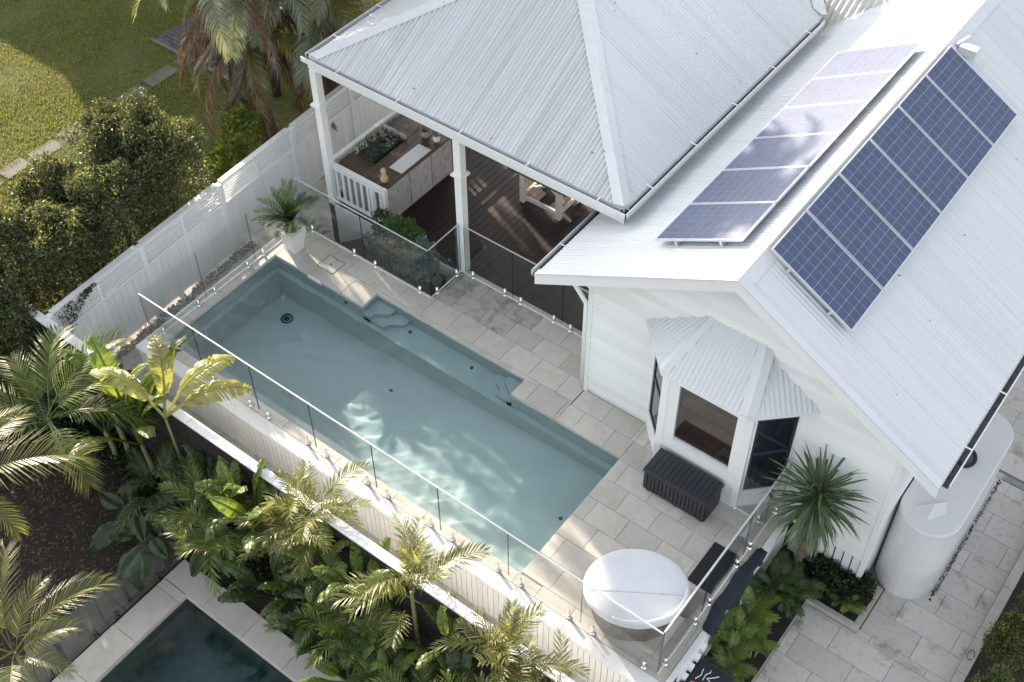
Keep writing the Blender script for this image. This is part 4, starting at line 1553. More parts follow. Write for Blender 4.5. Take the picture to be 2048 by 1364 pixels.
fl.add([P(-1.25, .56, .004), P(-.15, .56, .004), P(-.7, .56, .004), P(-1.25, .645, .6), P(-.7, .58, .36), P(-.15, .645, .6)], [(0, 2, 4, 3), (2, 1, 5, 4)])
fl.add([P(-1.25, .53, .004), P(-.15, .53, .004), P(-.7, .53, .004), P(-1.25, .615, .6), P(-.7, .55, .36), P(-.15, .615, .6)], [(3, 4, 2, 0), (4, 5, 1, 2)])
fl.build("front_flap", "tub_body", tub)
MB().lathe([(.42, .006), (.46, .58), (0, .58)], (*c0, 0), 24).build("dark_inside", "dark_gap", tub)  # black drum stands in for the shade inside the hollow tub
cvv = MB()
cvv.lathe([(.64, .63), (.685, .635), (.695, .655), (.69, .675), (.66, .688), (.58, .695), (.35, .700), (.15, .702), (0, .702)], (*c0, 0), 48)
cov = cvv.build("cover", "tub_cover", tub, True)
sm = MB()
# seam across the lid and the rolled bolster along one side
ang = math.radians(33)
pts = []
for k in range(20):
    t = -0.66 + 1.32 * k / 19
    r = abs(t - .0)
    zz = .704 - .008 * (r / .6) ** 4 - (.008 if r > .6 else 0)
    pts.append((c0[0] + .06 + t * math.cos(ang), c0[1] - .10 + t * math.sin(ang), zz - .004))
sm.tube(pts, .007, 6).build("seam", "gutter_grey", cov, True)
bo = MB()
pts = [(c0[0] + .655 * math.cos(a), c0[1] + .655 * math.sin(a), .69) for a in np.linspace(-1.5, .62, 26)]
bo.tube(pts, [.02 + .038 * math.sin(math.pi * min(1, k / 25 * .9 + .1)) for k in range(26)], 10).build("rolled_edge", "tub_cover", tub, True)
rim = MB()
pts = [(c0[0] + .685 * math.cos(a), c0[1] + .685 * math.sin(a), .628) for a in np.linspace(0, 2 * math.pi, 49)]
rim.tube(pts, .016, 8, cap=False).build("hem", "tub_cover", cov, True)

def oval(o):
    """the tub is oval: long axis along the seam"""
    R_ = Matrix.Rotation(math.radians(34), 4, 'Z')
    C_ = Matrix.Translation((c0[0], c0[1], 0))
    o.data.transform(Matrix.Translation((9.69, -3.08, 0)) @ R_ @ Matrix.Diagonal((1.10, .915, 1, 1)) @ R_.inverted() @ C_.inverted())


for o in tub.children_recursive:
    oval(o)

mt = thing("floor_mat", "flat black mat on the deck between the tub and glass fence", "mat", (10.27, -1.75, 0))
piece("mat", mt, (10.04, -2.17, .004), (10.47, -1.35, .016), "mat_black", .004)

tw = MB()
n1, n2 = 34, 12
for j in range(n1 + 1):
    y = -2.75 + 1.72 * j / n1
    wob = .03 * math.sin(j * .9) + .02 * math.sin(j * 2.1)
    edge = math.sin(math.pi * j / n1) ** .35
    hang = .46 * (.55 + .45 * math.sin(j * .37 + 1.0)) * edge
    inn = 10.57 + .012 * math.sin(j * .5) + (1 - edge) * .1
    for i in range(n2 + 1):
        t = i / n2
        if t < .45:
            x = inn + (10.752 - inn) * t / .45
            z = .022 + .008 * math.sin(j * 1.3 + i)
        else:
            s_ = (t - .45) / .55
            x = 10.755 + .03 * s_ + .018 * math.sin(j * 1.1) * s_
            z = .02 - hang * s_
        tw.v.append((x, y + wob * t, z))
for j in range(n1):
    for i in range(n2):
        a = j * (n2 + 1) + i
        tw.f.append((a, a + 1, a + n2 + 2, a + n2 + 1))
o = tw.build("towel", "navy_cloth", None, True)
sol = o.modifiers.new("thick", 'SOLIDIFY')
sol.thickness = .008
tag(o, "dark navy towel draped over the white wall at the deck end", "towel")
hp = thing("hose_tap", "black tap and thin cable standing at the glass by the bay window", "tap", (10.45, -.5, 0))
MB().tube([(10.45, -.52, 0.0), (10.45, -.52, .55), (10.46, -.50, .62)], .012, 6).build("riser", "black_plastic", hp)
MB().lathe([(.03, 0), (.045, .03), (.03, .07), (0, .08)], (10.45, -.51, .60), 10).build("valve", "black_plastic", hp)

# bin below the deck corner (cut by the picture's edge)
bn = thing("wheelie_bin", "dark wheelie bin with white and orange marks on its lid below the deck corner", "bin", (11.0, -3.2, ZL))
bm_ = MB()
bm_.hexa([(10.86, -3.62, ZL), (11.28, -3.62, ZL), (11.28, -3.1, ZL), (10.86, -3.1, ZL)], [(10.80, -3.70, -.34), (11.36, -3.70, -.34), (11.36, -3.0, -.34), (10.80, -3.0, -.34)])
bm_.build("body", "black_plastic", bn)
lidm = MB()
lidm.hexa([(10.77, -3.76, -.34), (11.39, -3.76, -.34), (11.39, -2.95, -.34), (10.77, -2.95, -.34)], [(10.80, -3.72, -.27), (11.36, -3.72, -.27), (11.36, -3.0, -.24), (10.80, -3.0, -.24)])
lidm.box((10.86, -3.5, -.262), (11.30, -3.06, -.232))
bl = lidm.build("lid", "navy_cloth", bn)
MB().tube([(10.84, -2.93, -.30), (11.32, -2.93, -.30)], .02, 8).build("handle", "black_plastic", bn)
zt = -.231
strokes = [[(10.93, -3.34), (10.97, -3.24), (10.95, -3.14)], [(11.03, -3.30), (11.02, -3.20), (11.06, -3.13), (11.05, -3.10)], [(11.06, -3.24), (11.13, -3.18), (11.19, -3.11)],
           [(11.07, -3.24), (11.14, -3.26)], [(11.18, -3.30), (11.25, -3.24)]]
for s_ in strokes:
    MB().tube([(x, y, zt) for x, y in s_], .008, 5).build("mark", "sign_white", bl)
MB().tube([(10.90, -3.42, zt), (10.95, -3.40, zt), (10.98, -3.44, zt)], .016, 5).build("mark", "sign_orange", bl)
MB().tube([(11.10, -3.38, zt), (11.13, -3.33, zt)], .014, 5).build("mark", "sign_orange", bl)
wbk = thing("white_bracket", "white stepped bracket between the deck end wall and the dark bin", "bracket", (10.78, -3.1, -.5))
MB().box((10.742, -3.55, -.5), (10.765, -2.7, -.02)).build("back_plate", "white_paint", wbk)
for k in range(4):
    piece("rung", wbk, (10.766, -3.45 + k * .16, -.30 + k * .05), (10.83, -3.35 + k * .16, -.20 + k * .05), "white_paint", .004)

# things left on the neighbour's side of the glass and in the light well
lwm = MB()
for i in range(14):
    for j in range(5):
        x = -.06 + 3.29 * i / 13
        y = .06 + .77 * j / 4
        z = ZL + (ZL * -1 - .32) * min(1, max(0, (x + .05) / 1.05)) + .02 * math.sin(x * 9 + y * 7)
        lwm.v.append((x, y, z))
for i in range(13):
    for j in range(4):
        a = i * 5 + j
        lwm.f.append((a, a + 5, a + 6, a + 1))
lwm.build("well_shade_soil", "soil_dark", None, True, kind="structure")  # soil mound; its dark colour also stands for the shadow behind the glass
for i, (x, y, r, hh, m, lab) in enumerate(((2.95, .52, .10, .20, "pot_terra", "brown clay pot beside the verandah column behind the glass"),
                                          (3.08, .72, .07, .15, "pot_stone", "small grey pot next to the brown pot by the column"))):
    p = thing("garden_pot", lab, "pot", (x, y, -.32))
    MB().lathe([(r * .7, 0), (r, hh * .6), (r * 1.05, hh), (r * .88, hh), (r * .85, hh * .85), (0, hh * .85)], (x, y, -.33), 18).build("pot", m, p, True)

# ------------------------------------------------------------------ plants: generators
def frond_mesh(name, mat, L=1.5, n=30, ll=.38, w=.022, arch=.9, rise=.5, droop=.35, vfold=.5, stem=.22, seed=0, taper=.35, sweep=.75, wild=.06, rach=.011, lseg=2):
    """pinnate frond in local space: leaves the origin along +x, arches over, leaflets down both sides"""
    r = random.Random(seed)
    mb = MB()
    pts = []
    K = 16
    ang = rise
    p = Vector((0, 0, 0))
    pts.append(p.copy())
    for k in range(K):
        ang -= arch / K * (0.5 + 1.0 * k / K)
        p = p + Vector((math.cos(ang), 0, math.sin(ang))) * (L / K)
        pts.append(p.copy())
    mb.tube(pts, [rach * (1 - .85 * k / K) for k in range(K + 1)], 5)

    def at(t):
        f = t * K
        i = min(int(f), K - 1)
        a, b = pts[i], pts[i + 1]
        return a.lerp(b, f - i), (b - a).normalized()
    for k in range(n):
        t = stem + (1 - stem) * (k + .5) / n
        c, d = at(t)
        up = Vector((-d.z, 0, d.x))
        s = math.sin(math.pi * min(1, (t - stem) / (1 - stem) * .86 + .12)) ** .6
        for side in (-1, 1):
            l = ll * (taper + (1 - taper) * s) * r.uniform(.88, 1.1)
            sw = sweep + .5 * (t - stem) + r.uniform(-wild, wild)
            out = Vector((0, side, 0))
            dirv = (d * math.sin(sw) + out * math.cos(sw) + up * (vfold + r.uniform(-wild, wild))).normalized()
            q0 = c + up * .002
            segs = [q0]
            dd = dirv.copy()
            q = q0.copy()
            for m in range(lseg):
                q = q + dd * (l / lseg)
                dd = (dd + Vector((0, 0, -droop * (1 + .6 * m)))).normalized()
                segs.append(q.copy())
            wv = d.cross(dirv).cross(dirv).normalized()
            ww = w * (.7 + .3 * s)
            prof = [.55, 1.0, .08] if lseg == 2 else [.5, 1.0, .8, .06]
            vv = []
            for m, sg in enumerate(segs):
                vv += [sg - wv * (ww * prof[m] / 1.0 * .5), sg + wv * (ww * prof[m] * .5)]
            mb.add(vv, [(2 * m, 2 * m + 1, 2 * m + 3, 2 * m + 2) for m in range(lseg)])
    return mb.mesh(name, mat)


def paddle_mesh(name, mat, L=.9, w=.30, stalk=.7, arch=.8, rise=1.2, fold=.35, tear=0.0, seed=0, wave=.02):
    """banana / bird-of-paradise leaf: long stalk, broad blade folded on its rib, torn edges"""
    r = random.Random(seed)
    mb = MB()
    K, S = 22, 8
    pts = []
    ang = rise
    p = Vector((0, 0, 0))
    pts.append(p.copy())
    tot = stalk + L
    step = tot / (K + S)
    for k in range(S + K):
        if k > S - 2:
            ang -= arch / K * (.4 + 1.2 * (k - S + 2) / K)
        p = p + Vector((math.cos(ang), 0, math.sin(ang))) * (stalk / S if k < S else L / K)
        pts.append(p.copy())
    mb.tube(pts, [.018 * (1 - .75 * k / (S + K)) + .003 for k in range(S + K + 1)], 6)
    for side in (-1, 1):
        prev = None
        skew = 0
        for k in range(K + 1):
            t = k / K
            c = pts[S + k]
            d = (pts[min(S + k + 1, S + K)] - pts[max(S + k - 1, 0)]).normalized()
            up = Vector((-d.z, 0, d.x))
            prof = (math.sin(math.pi * min(1, t * .93 + .04)) ** .55) * (1 - .25 * t)
            ww = w * prof * .5
            row = []
            for m in range(4):
                s = m / 3
                dz = fold * s - .55 * s * s + wave * math.sin(k * 1.7 + side + m) / max(w, .1) * s
                row.append(c + Vector((0, side * ww * s, 0)) + up * (ww * dz) + d * (ww * .25 * s + skew * s))
            if prev is not None:
                if r.random() < tear:
                    # torn: begin a fresh strip pulled aside and drooping
                    off = r.uniform(.01, .05)
                    row2 = [q + d * (off * (m / 3)) - up * (off * 1.5 * (m / 3)) for m, q in enumerate(row)]
                    b = len(mb.v)
                    mb.add(prev + row2, [(m, m + 1, m + 5, m + 4) for m in range(3)])
                    row = [q + d * (off * 1.6 * (m / 3)) for m, q in enumerate(row)]
                else:
                    mb.add(prev + row, [(m, m + 1, m + 5, m + 4) for m in range(3)])
            prev = row
    return mb.mesh(name, mat)


def blade_mesh(name, mat, L=.7, w=.05, arch=.3, rise=.6, seed=0):
    mb = MB()
    K = 5
    ang = rise
    p = Vector((0, 0, 0))
    rows = []
    for k in range(K + 1):
        t = k / K
        ww = w * (.55 + .6 * t if t < .4 else .79 * (1 - ((t - .4) / .6) ** 1.6) + .02)
        d = Vector((math.cos(ang), 0, math.sin(ang)))
        up = Vector((-d.z, 0, d.x))
        rows.append([p + Vector((0, -ww, 0)) + up * ww * .5, p, p + Vector((0, ww, 0)) + up * ww * .5])
        p = p + d * (L / K)
        ang -= arch / K * (1 + t)
    for a, b in zip(rows[:-1], rows[1:]):
        mb.add(a + b, [(0, 1, 4, 3), (1, 2, 5, 4)])
    return mb.mesh(name, mat)


def heart_mesh(name, mat, L=.5, w=.42, stalk=.6, rise=1.1, seed=0):
    mb = MB()
    pts = [Vector((0, 0, 0))]
    ang = rise
    for k in range(6):
        pts.append(pts[-1] + Vector((math.cos(ang), 0, math.sin(ang))) * (stalk / 6))
        ang -= .06
    mb.tube(pts, .012, 5)
    b = pts[-1]
    K = 10
    for side in (-1, 1):
        prev = None
        for k in range(K + 1):
            t = k / K
            x = -.22 * L + 1.22 * L * t
            ww = w * .5 * (math.sin(math.pi * (t * .86 + .10)) ** .7) * (1 - .45 * t * t)
            inner = max(0.0, (.18 - t)) * side * w * .5
            z = -.35 * (max(0, x) ** 1.6)
            row = [b + Vector((x, inner, z)), b + Vector((x + .03, side * ww * .5 + inner * .5, z + .03)), b + Vector((x + .03, side * ww, z - .02 + .015 * math.sin(k * 2)))]
            if prev:
                mb.add(prev + row, [(0, 1, 4, 3), (1, 2, 5, 4)])
            prev = row
    return mb.mesh(name, mat)


def put_leaf(me, name, parent, loc, az, pitch=0.0, roll=0.0, s=1.0):
    o = bpy.data.objects.new(name, me)
    COL.objects.link(o)
    o.parent = parent
    o.matrix_parent_inverse = Matrix.Translation(-WORLD[parent])
    o.location = loc
    o.rotation_mode = 'ZYX'
    o.rotation_mode = 'XYZ'
    o.rotation_euler = (Matrix.Rotation(az, 3, 'Z') @ Matrix.Rotation(-pitch, 3, 'Y') @ Matrix.Rotation(roll, 3, 'X')).to_euler()
    o.scale = (s, s, s)
    WORLD[o] = Vector(loc)
    return o


def leaf_cloud(lobes, n, size, spread=.12, core=.25, up=.3, seed=1):
    """leaf quads over bumpy lobes (centre, radii); returns (n,4,3)"""
    r = np.random.default_rng(seed)
    vol = np.array([l[1][0] * l[1][1] + l[1][1] * l[1][2] + l[1][0] * l[1][2] for l in lobes])
    idx = r.choice(len(lobes), n, p=vol / vol.sum())
    C_ = np.array([l[0] for l in lobes])[idx]
    R_ = np.array([l[1] for l in lobes])[idx]
    d = r.normal(size=(n, 3))
    d /= np.linalg.norm(d, axis=1)[:, None]
    d[:, 2] = np.where(d[:, 2] < -.35, -d[:, 2], d[:, 2])
    # clumps: bumps over the surface in direction space
    ph = r.uniform(0, 6.28, (6,))
    bump = (np.sin(d[:, 0] * 7 + ph[0] + idx) * np.sin(d[:, 1] * 8 + ph[1]) + np.sin(d[:, 2] * 9 + ph[2] + idx * 2) * np.sin(d[:, 0] * 5 + ph[3])) * .5
    rad = 1 + .30 * bump - np.abs(r.normal(0, spread, n)) - (r.random(n) < core) * r.uniform(0, .5, n)
    P = C_ + d * R_ * rad[:, None]
    ax = r.normal(size=(n, 3)) + d * .9
    ax[:, 2] += up
    ax /= np.linalg.norm(ax, axis=1)[:, None]
    s = np.cross(ax, r.normal(size=(n, 3)))
    s /= np.linalg.norm(s, axis=1)[:, None]
    l = size * r.uniform(.7, 1.3, n)[:, None]
    v = np.stack([P - ax * l * .5, P + s * l * .22, P + ax * l * .5, P - s * l * .22], 1)
    return v


def bush(name, label, cat, loc, lobes, n, size, mat, trunk=.05, seed=1, group=None, core=.25, spread=.12, top=None, clip=False):
    t = thing(name, label, cat, loc, group)
    v = leaf_cloud(lobes, n, size, seed=seed, core=core, spread=spread)
    if clip:                                   # clipped flat against the side fence
        c_ = v.mean(1)
        v = v[(c_[:, 0] < -1.40 - 0.045 * (c_[:, 1] + 4.7) - .10) | (c_[:, 1] < -4.8)]
    o = bpy.data.objects.new("crown", tri_mesh("crown", v, mat))
    link(o, t)
    zt = top if top is not None else max(l[0][2] for l in lobes)
    tm = MB()
    for k in range(3):
        a = k * 2.1 + seed
        l = lobes[k % len(lobes)][0]
        tm.tube([(loc[0] + .03 * math.cos(a), loc[1] + .03 * math.sin(a), loc[2]), ((loc[0] * .6 + l[0] * .4), (loc[1] * .6 + l[1] * .4), loc[2] + (zt - loc[2]) * .45), l],
                [trunk, trunk * .75, trunk * .35], 7)
    tm.build("trunk", "bark", t, True)
    return t


# ------------------------------------------------------------------ hedge trees behind the side fence
hd = [
    ((-2.35, -1.15), 2.25, .88, "round-topped hedge tree nearest the palm, behind the white side fence", 21),
    ((-3.05, -1.45), 2.50, .88, "tallest hedge tree at the back beside the stepping path", 22),
    ((-2.25, -2.35), 2.10, .88, "bushy hedge tree in the middle of the hedge row by the fence", 23),
    ((-3.25, -2.9), 1.85, .82, "hedge tree on the lawn side overhanging the stepping path", 24),
    ((-2.30, -3.65), 1.85, .84, "hedge tree behind the fence corner where creeper hangs over", 25),
    ((-3.15, -4.45), 2.0, .88, "hedge tree at the left edge of the picture", 26),
    ((-2.25, -5.35), 1.35, .80, "low dark hedge tree behind the slat fence corner", 27),
    ((-3.6, -6.3), 1.70, .90, "hedge tree just past the left edge of the picture", 28),
    ((-3.9, -7.6), 1.70, .95, "hedge tree beyond the left edge above the golden palm", 29),
]
for (x, y), zt, r, lab, sd in hd:
    rr = random.Random(sd)
    lobes = [((x, y, zt - r * 1.15), (r * .98, r * .98, r * .92)), ((x, y, zt - r * 1.9), (r * 1.0, r * 1.0, r * .9)), ((x, y, zt - r * 2.7), (r * .95, r * .95, r * .9))]
    for k in range(13):
        a = k * 2.399 + rr.uniform(-.4, .4)
        q = rr.uniform(.15, .92) * r
        sz_ = rr.uniform(.24, .40) * r
        zz = zt - sz_ * 1.2 - rr.uniform(.0, .55) * r - .55 * q * q / r
        lobes.append(((x + q * math.cos(a), y + q * math.sin(a), zz), (sz_, sz_, sz_ * rr.uniform(1.1, 1.7))))
    lobes = [((min(c[0], FX(c[1]) - .05 - q[0] * .75), c[1], c[2]), q) for c, q in lobes] if y > -5 else lobes
    bush("hedge_tree", lab, "hedge tree", (x, y, -1.22), lobes, 21000, .068, "hedge_leaf", .06, sd, "hedge trees behind the side fence", core=.18, spread=.10, clip=True)
# creeper hanging over the fence corner
cr = thing("creeper", "dark creeper trailing over the corner of the white side fence", "creeper", (-1.34, -4.4, .5))
lv = MB()
for k in range(240):
    t = random.random()
    y = -4.62 + .85 * t + random.gauss(0, .05)
    zmax = .62
    z = zmax - random.random() * (.75 * (1 - t) ** 1.5 + .08)
    x = FX(y) + .05 + random.uniform(0, .05)
    c = Vector((x, y, z))
    d = Vector((random.uniform(0, .4), random.uniform(-1, 1), random.uniform(-1, .3))).normalized() * .03
    s_ = Vector((1, 0, 0)).cross(d).normalized() * .014
    lv.add([c - d, c + s_, c + d, c - s_], [(0, 1, 2, 3)])
lv.build("leaves", "dark_cover", cr)
vn = MB()
for k in range(5):
    y = -4.6 + .12 * k
    vn.tube([(FX(y) + .045, y, .63), (FX(y) + .05, y + .05, .3), (FX(y) + .05, y + .02, .55 - .5 * (1 - k / 5))], .004, 4)
vn.build("vines", "bark", cr)
# bright shrub beside the palm
bush("bright_shrub", "bright lime-green leafy shrub behind the fence below the palm skirt", "shrub", (-2.5, .55, -1.22),
     [((-2.45, .45, -.05), (.42, .45, .45)), ((-2.6, 1.0, .35), (.40, .42, .55)), ((-2.2, .1, -.30), (.28, .32, .36)), ((-2.5, .6, -.7), (.4, .5, .5))], 3400, .13, "bright_leaf", .03, 31, core=.2)
bush("soil_shade_shrub", "dark dense shrub added at the left edge to shade the garden soil", "shrub", (-2.7, -6.3, -1.6),  # added to block the sun patch on the bare soil
     [((-2.7, -6.1, -.6), (.8, .9, .8)), ((-2.4, -7.2, -.7), (.8, .8, .75)), ((-2.6, -8.2, -.7), (.8, .8, .75))], 9000, .075, "dark_cover", .04, 33)
bush("low_shrub", "dark low shrub filling the gap at the foot of the hedge", "shrub", (-2.1, -.35, -1.22),
     [((-2.1, -.4, -.55), (.35, .35, .5)), ((-2.2, -.2, -.8), (.4, .4, .4))], 2500, .06, "hedge_leaf", .03, 32)

# ------------------------------------------------------------------ big palms behind the fence
FR_G = [frond_mesh("frond", "palm_grey", L=3.1, n=62, ll=.62, w=.032, arch=2.2, rise=.75, droop=.55, vfold=.15, seed=40 + k, sweep=.55, rach=.03, stem=.16) for k in range(2)]
FR_O = [frond_mesh("frond", "palm_olive", L=2.9, n=62, ll=.58, w=.032, arch=2.5, rise=.5, droop=.55, vfold=.1, seed=44 + k, sweep=.6, rach=.028, stem=.14) for k in range(2)]
FR_D = [frond_mesh("dead_frond", "palm_dead", L=2.5, n=58, ll=.5, w=.026, arch=1.15, rise=-.55, droop=.7, vfold=-.35, seed=48 + k, sweep=1.1, rach=.026, wild=.3, stem=.2) for k in range(3)]
FR_DG = [frond_mesh("dead_frond", "palm_dead_grey", L=2.4, n=50, ll=.45, w=.026, arch=1.2, rise=-.5, droop=.7, vfold=-.35, seed=52 + k, sweep=1.1, rach=.026, wild=.3, stem=.2) for k in range(2)]


def big_palm(label, x, y, zc, nlive, ndead, seed, zbase=-1.22, sc=1.0, live=(0.1, 1.1), low=0, zlow=(1.6, 2.8)):
    r = random.Random(seed)
    t = thing("date_palm", label, "palm", (x, y, zbase))
    tm = MB()
    K = 14
    tm.tube([(x + .04 * math.sin(k), y + .04 * math.cos(k * 1.3), zbase + (zc - zbase) * k / K) for k in range(K + 1)], [.22 + .02 * (k % 2) for k in range(K + 1)], 12)
    tm.build("trunk", "bark", t)
    for k in range(nlive):
        az = k * 2.399 + r.uniform(-.2, .2)
        put_leaf(r.choice(FR_G + FR_O), "frond", t, (x, y, zc + r.uniform(-.25, .3)), az, r.uniform(*live), r.uniform(-.3, .3), sc * r.uniform(.85, 1.1))
    for k in range(low):                       # green fronds hanging lower down the trunk
        az = k * 2.399 + r.uniform(-.3, .3)
        put_leaf(r.choice(FR_G + FR_G + FR_O), "frond", t, (x + .15 * math.cos(az), y + .15 * math.sin(az), r.uniform(*zlow)), az, r.uniform(-.55, .25), r.uniform(-.4, .4), sc * r.uniform(.7, 1.0))
    for k in range(ndead):
        az = k * 2.399 + r.uniform(-.3, .3)
        zz = (r.uniform(1.1, 2.7) if k % 3 else zc - r.uniform(.2, 1.6)) if zc < 6 else zc - r.uniform(.15, 1.6)
        put_leaf(r.choice(FR_D + FR_DG), "dead_frond", t, (x + .15 * math.cos(az), y + .15 * math.sin(az), zz), az, r.uniform(-.6, .3), r.uniform(-.6, .6), sc * r.uniform(.7, 1.05))
    return t


big_palm("shaggy palm with a skirt of dead fronds behind the white fence", -3.40, 2.25, 4.6, 24, 64, 60, sc=.85, live=(-.1, 1.0), low=22, zlow=(1.2, 3.9))
big_palm("taller palm close behind the verandah roof corner with brown hanging fronds", -2.65, 3.75, 5.0, 22, 60, 61, sc=.9, live=(-.35, 1.0), low=22, zlow=(1.4, 4.2))
big_palm("tall palm farther back whose crown shades the solar panels", -4.2, 4.7, 7.5, 64, 14, 62, sc=1.0, live=(-.4, .9))
big_palm("second tall palm beside the first, its crown above the frame", -5.2, 6.2, 8.3, 56, 10, 63, sc=1.0, live=(-.4, .9))

bush("sun_blocker_tree", "leafy tree added behind the shaggy palm to keep sun off the deck", "tree", (-4.6, 3.7, -1.22),  # added crown, mostly out of view, blocks sun dapples on the deck
     [((-4.6, 3.7, 3.6), (1.0, 1.1, 1.0)), ((-4.3, 3.1, 3.2), (.7, .7, .7)), ((-4.7, 4.4, 3.3), (.8, .8, .8)), ((-4.5, 3.6, 4.5), (.7, .8, .7))], 9000, .11, "hedge_leaf", .09, 34, core=.4)

# ------------------------------------------------------------------ neighbour's house beyond the frame (its shadow lies on the lawn)
nh = thing("neighbour_house", "neighbouring two-storey house beyond the lawn, outside the frame", "house", (-18, 9, -1.2))
MB().box((-19.5, 5.13, -1.2), (-13.0, 14, 5.6)).build("upper_wing", "nbr_render", nh)
MB().box((-32, 5.13, -1.2), (-19.52, 14, 2.8)).build("lower_wing", "nbr_render", nh)
rf = MB()
rf.add([(-19.9, 5.0, 5.6), (-12.6, 5.0, 5.6), (-12.6, 14.4, 5.6), (-19.9, 14.4, 5.6), (-16.2, 8.7, 6.3), (-16.2, 10.7, 6.3)], [(0, 1, 4), (1, 2, 5, 4), (2, 3, 5), (3, 0, 4, 5), (3, 2, 1, 0)])
rf.build("roof", "nbr_tile", nh)

# ------------------------------------------------------------------ cycad in the white pot
cy = thing("potted_cycad", "dark green cycad in a tall white tapered pot at the pool corner", "potted plant", (.36, -.55, 0))
pm_ = MB()
b_, t_ = .11, .19
px, py = .37, -.56
pm_.hexa([(px - b_, py - b_, .004), (px + b_, py - b_, .004), (px + b_, py + b_, .004), (px - b_, py + b_, .004)], [(px - t_, py - t_, .52), (px + t_, py - t_, .52), (px + t_, py + t_, .52), (px - t_, py + t_, .52)])
pm_.build("pot", "pot_white", cy)
piece("rim", cy, (px - .198, py - .198, .52), (px + .198, py + .198, .535), "pot_white", 0)
MB().lathe([(.13, 0), (.08, .06), (.06, .14), (0, .16)], (px, py, .53), 12).build("caudex", "bark", cy)
CYF = [frond_mesh("frond", "cycad_leaf", L=.62, n=30, ll=.13, w=.012, arch=1.0, rise=.9, droop=.1, vfold=.45, seed=70 + k, sweep=.55, rach=.009, stem=.12, lseg=2) for k in range(3)]
for k in range(26):
    put_leaf(CYF[k % 3], "frond", cy, (px, py, .66), k * 2.399, random.uniform(-.25, .75), 0, random.uniform(1.05, 1.35))
lv = leaf_cloud([((px, py, .57), (.16, .16, .07))], 220, .05, seed=72)
o = bpy.data.objects.new("groundcover", tri_mesh("groundcover", lv, "bright_leaf"))
link(o, cy)
gp = thing("weed_clump", "yellow-green weed clump in the side passage behind the cycad", "plant", (-.5, .3, ZL))
for k in range(12):
    put_leaf(CYF[k % 3], "frond", gp, (-.45, .45, ZL), k * 2.4, random.uniform(0, .6), 0, .9)

# shrubs behind the glass
bush("planter_shrub", "rounded fresh green shrub behind the glass fence", "shrub", (2.25, .5, -.33),
     [((2.25, .52, .62), (.34, .27, .34)), ((2.05, .45, .78), (.20, .2, .2)), ((2.48, .5, .72), (.2, .2, .18)), ((2.3, .5, .2), (.3, .25, .35))], 3800, .055, "shrub_leaf", .025, 81)
bush("planter_shrub", "dark small-leaved shrub at the balustrade end behind the glass", "shrub", (1.65, .5, -.33),
     [((1.72, .5, .70), (.24, .2, .22)), ((1.85, .45, .4), (.3, .22, .3))], 2000, .05, "dark_cover", .02, 82)
bush("planter_shrub", "blue-grey feathery shrub at the corner of the glass", "shrub", (2.85, .4, -.33),
     [((2.8, .38, .55), (.24, .22, .35)), ((2.95, .32, .25), (.2, .2, .35)), ((2.6, .3, .3), (.26, .18, .3))], 2600, .06, "bluegrey_leaf", .02, 83)
bush("planter_shrub", "low sage-coloured shrub along the glass base", "shrub", (2.1, .25, -.33),
     [((2.1, .22, .28), (.45, .13, .26)), ((1.7, .22, .3), (.3, .13, .22)), ((2.5, .2, .0), (.3, .12, .3))], 2000, .05, "bluegrey_leaf", .02, 84)
bush("corner_plant", "leafy green pot plant behind the glass at the house corner", "shrub", (5.9, 1.35, 0.0),
     [((5.85, 1.35, .62), (.28, .25, .25)), ((6.05, 1.3, .45), (.2, .2, .2))], 900, .08, "shrub_leaf", .02, 85)

# ------------------------------------------------------------------ yucca and beds at the tank end
yu = thing("yucca", "spiky yucca with drooping dark green blades beside the weatherboard wall", "yucca", (11.12, -.52, -1.1))
YX, YY, YZ = 11.12, -.52, 1.35
MB().tube([(11.12, -.50, -1.1), (11.11, -.49, 0), (YX, YY, YZ - .3)], [.07, .06, .055], 8).build("trunk", "bark", yu, True)
YB = [blade_mesh("blade", "yucca_leaf", L=.66 + .06 * k, w=.025, arch=.25 + .2 * k, rise=0, seed=k) for k in range(3)]
YO = [blade_mesh("blade", "yucca_old", L=.42, w=.018, arch=.5, rise=0, seed=9)]
for k in range(230):
    t = k / 230
    pit = 1.35 - 2.85 * t ** .66 + random.uniform(-.15, .15)
    put_leaf(YB[k % 3], "blade", yu, (YX, YY, YZ - .62 * t), k * 2.399 + random.uniform(-.2, .2), pit, random.uniform(-.4, .4), random.uniform(.95, 1.25))
for k in range(22):
    put_leaf(YO[0], "blade", yu, (YX, YY, YZ - .75 - random.uniform(0, .2)), k * 2.399, random.uniform(-1.35, -.9), 0, random.uniform(.9, 1.2))
MB().lathe([(.03, 0), (.045, .1), (.02, .2), (0, .22)], (YX, YY, YZ - .02), 8).build("flower_spike", "bark", yu)

FERN = [frond_mesh("frond", "fern_leaf", L=.55, n=26, ll=.17, w=.013, arch=1.1, rise=1.0, droop=.4, vfold=.15, seed=90 + k, rach=.005) for k in range(3)]
FERN_D = [frond_mesh("frond", "palm_deep", L=.55, n=22, ll=.17, w=.018, arch=1.1, rise=.9, droop=.3, vfold=.15, seed=94 + k, rach=.005) for k in range(2)]


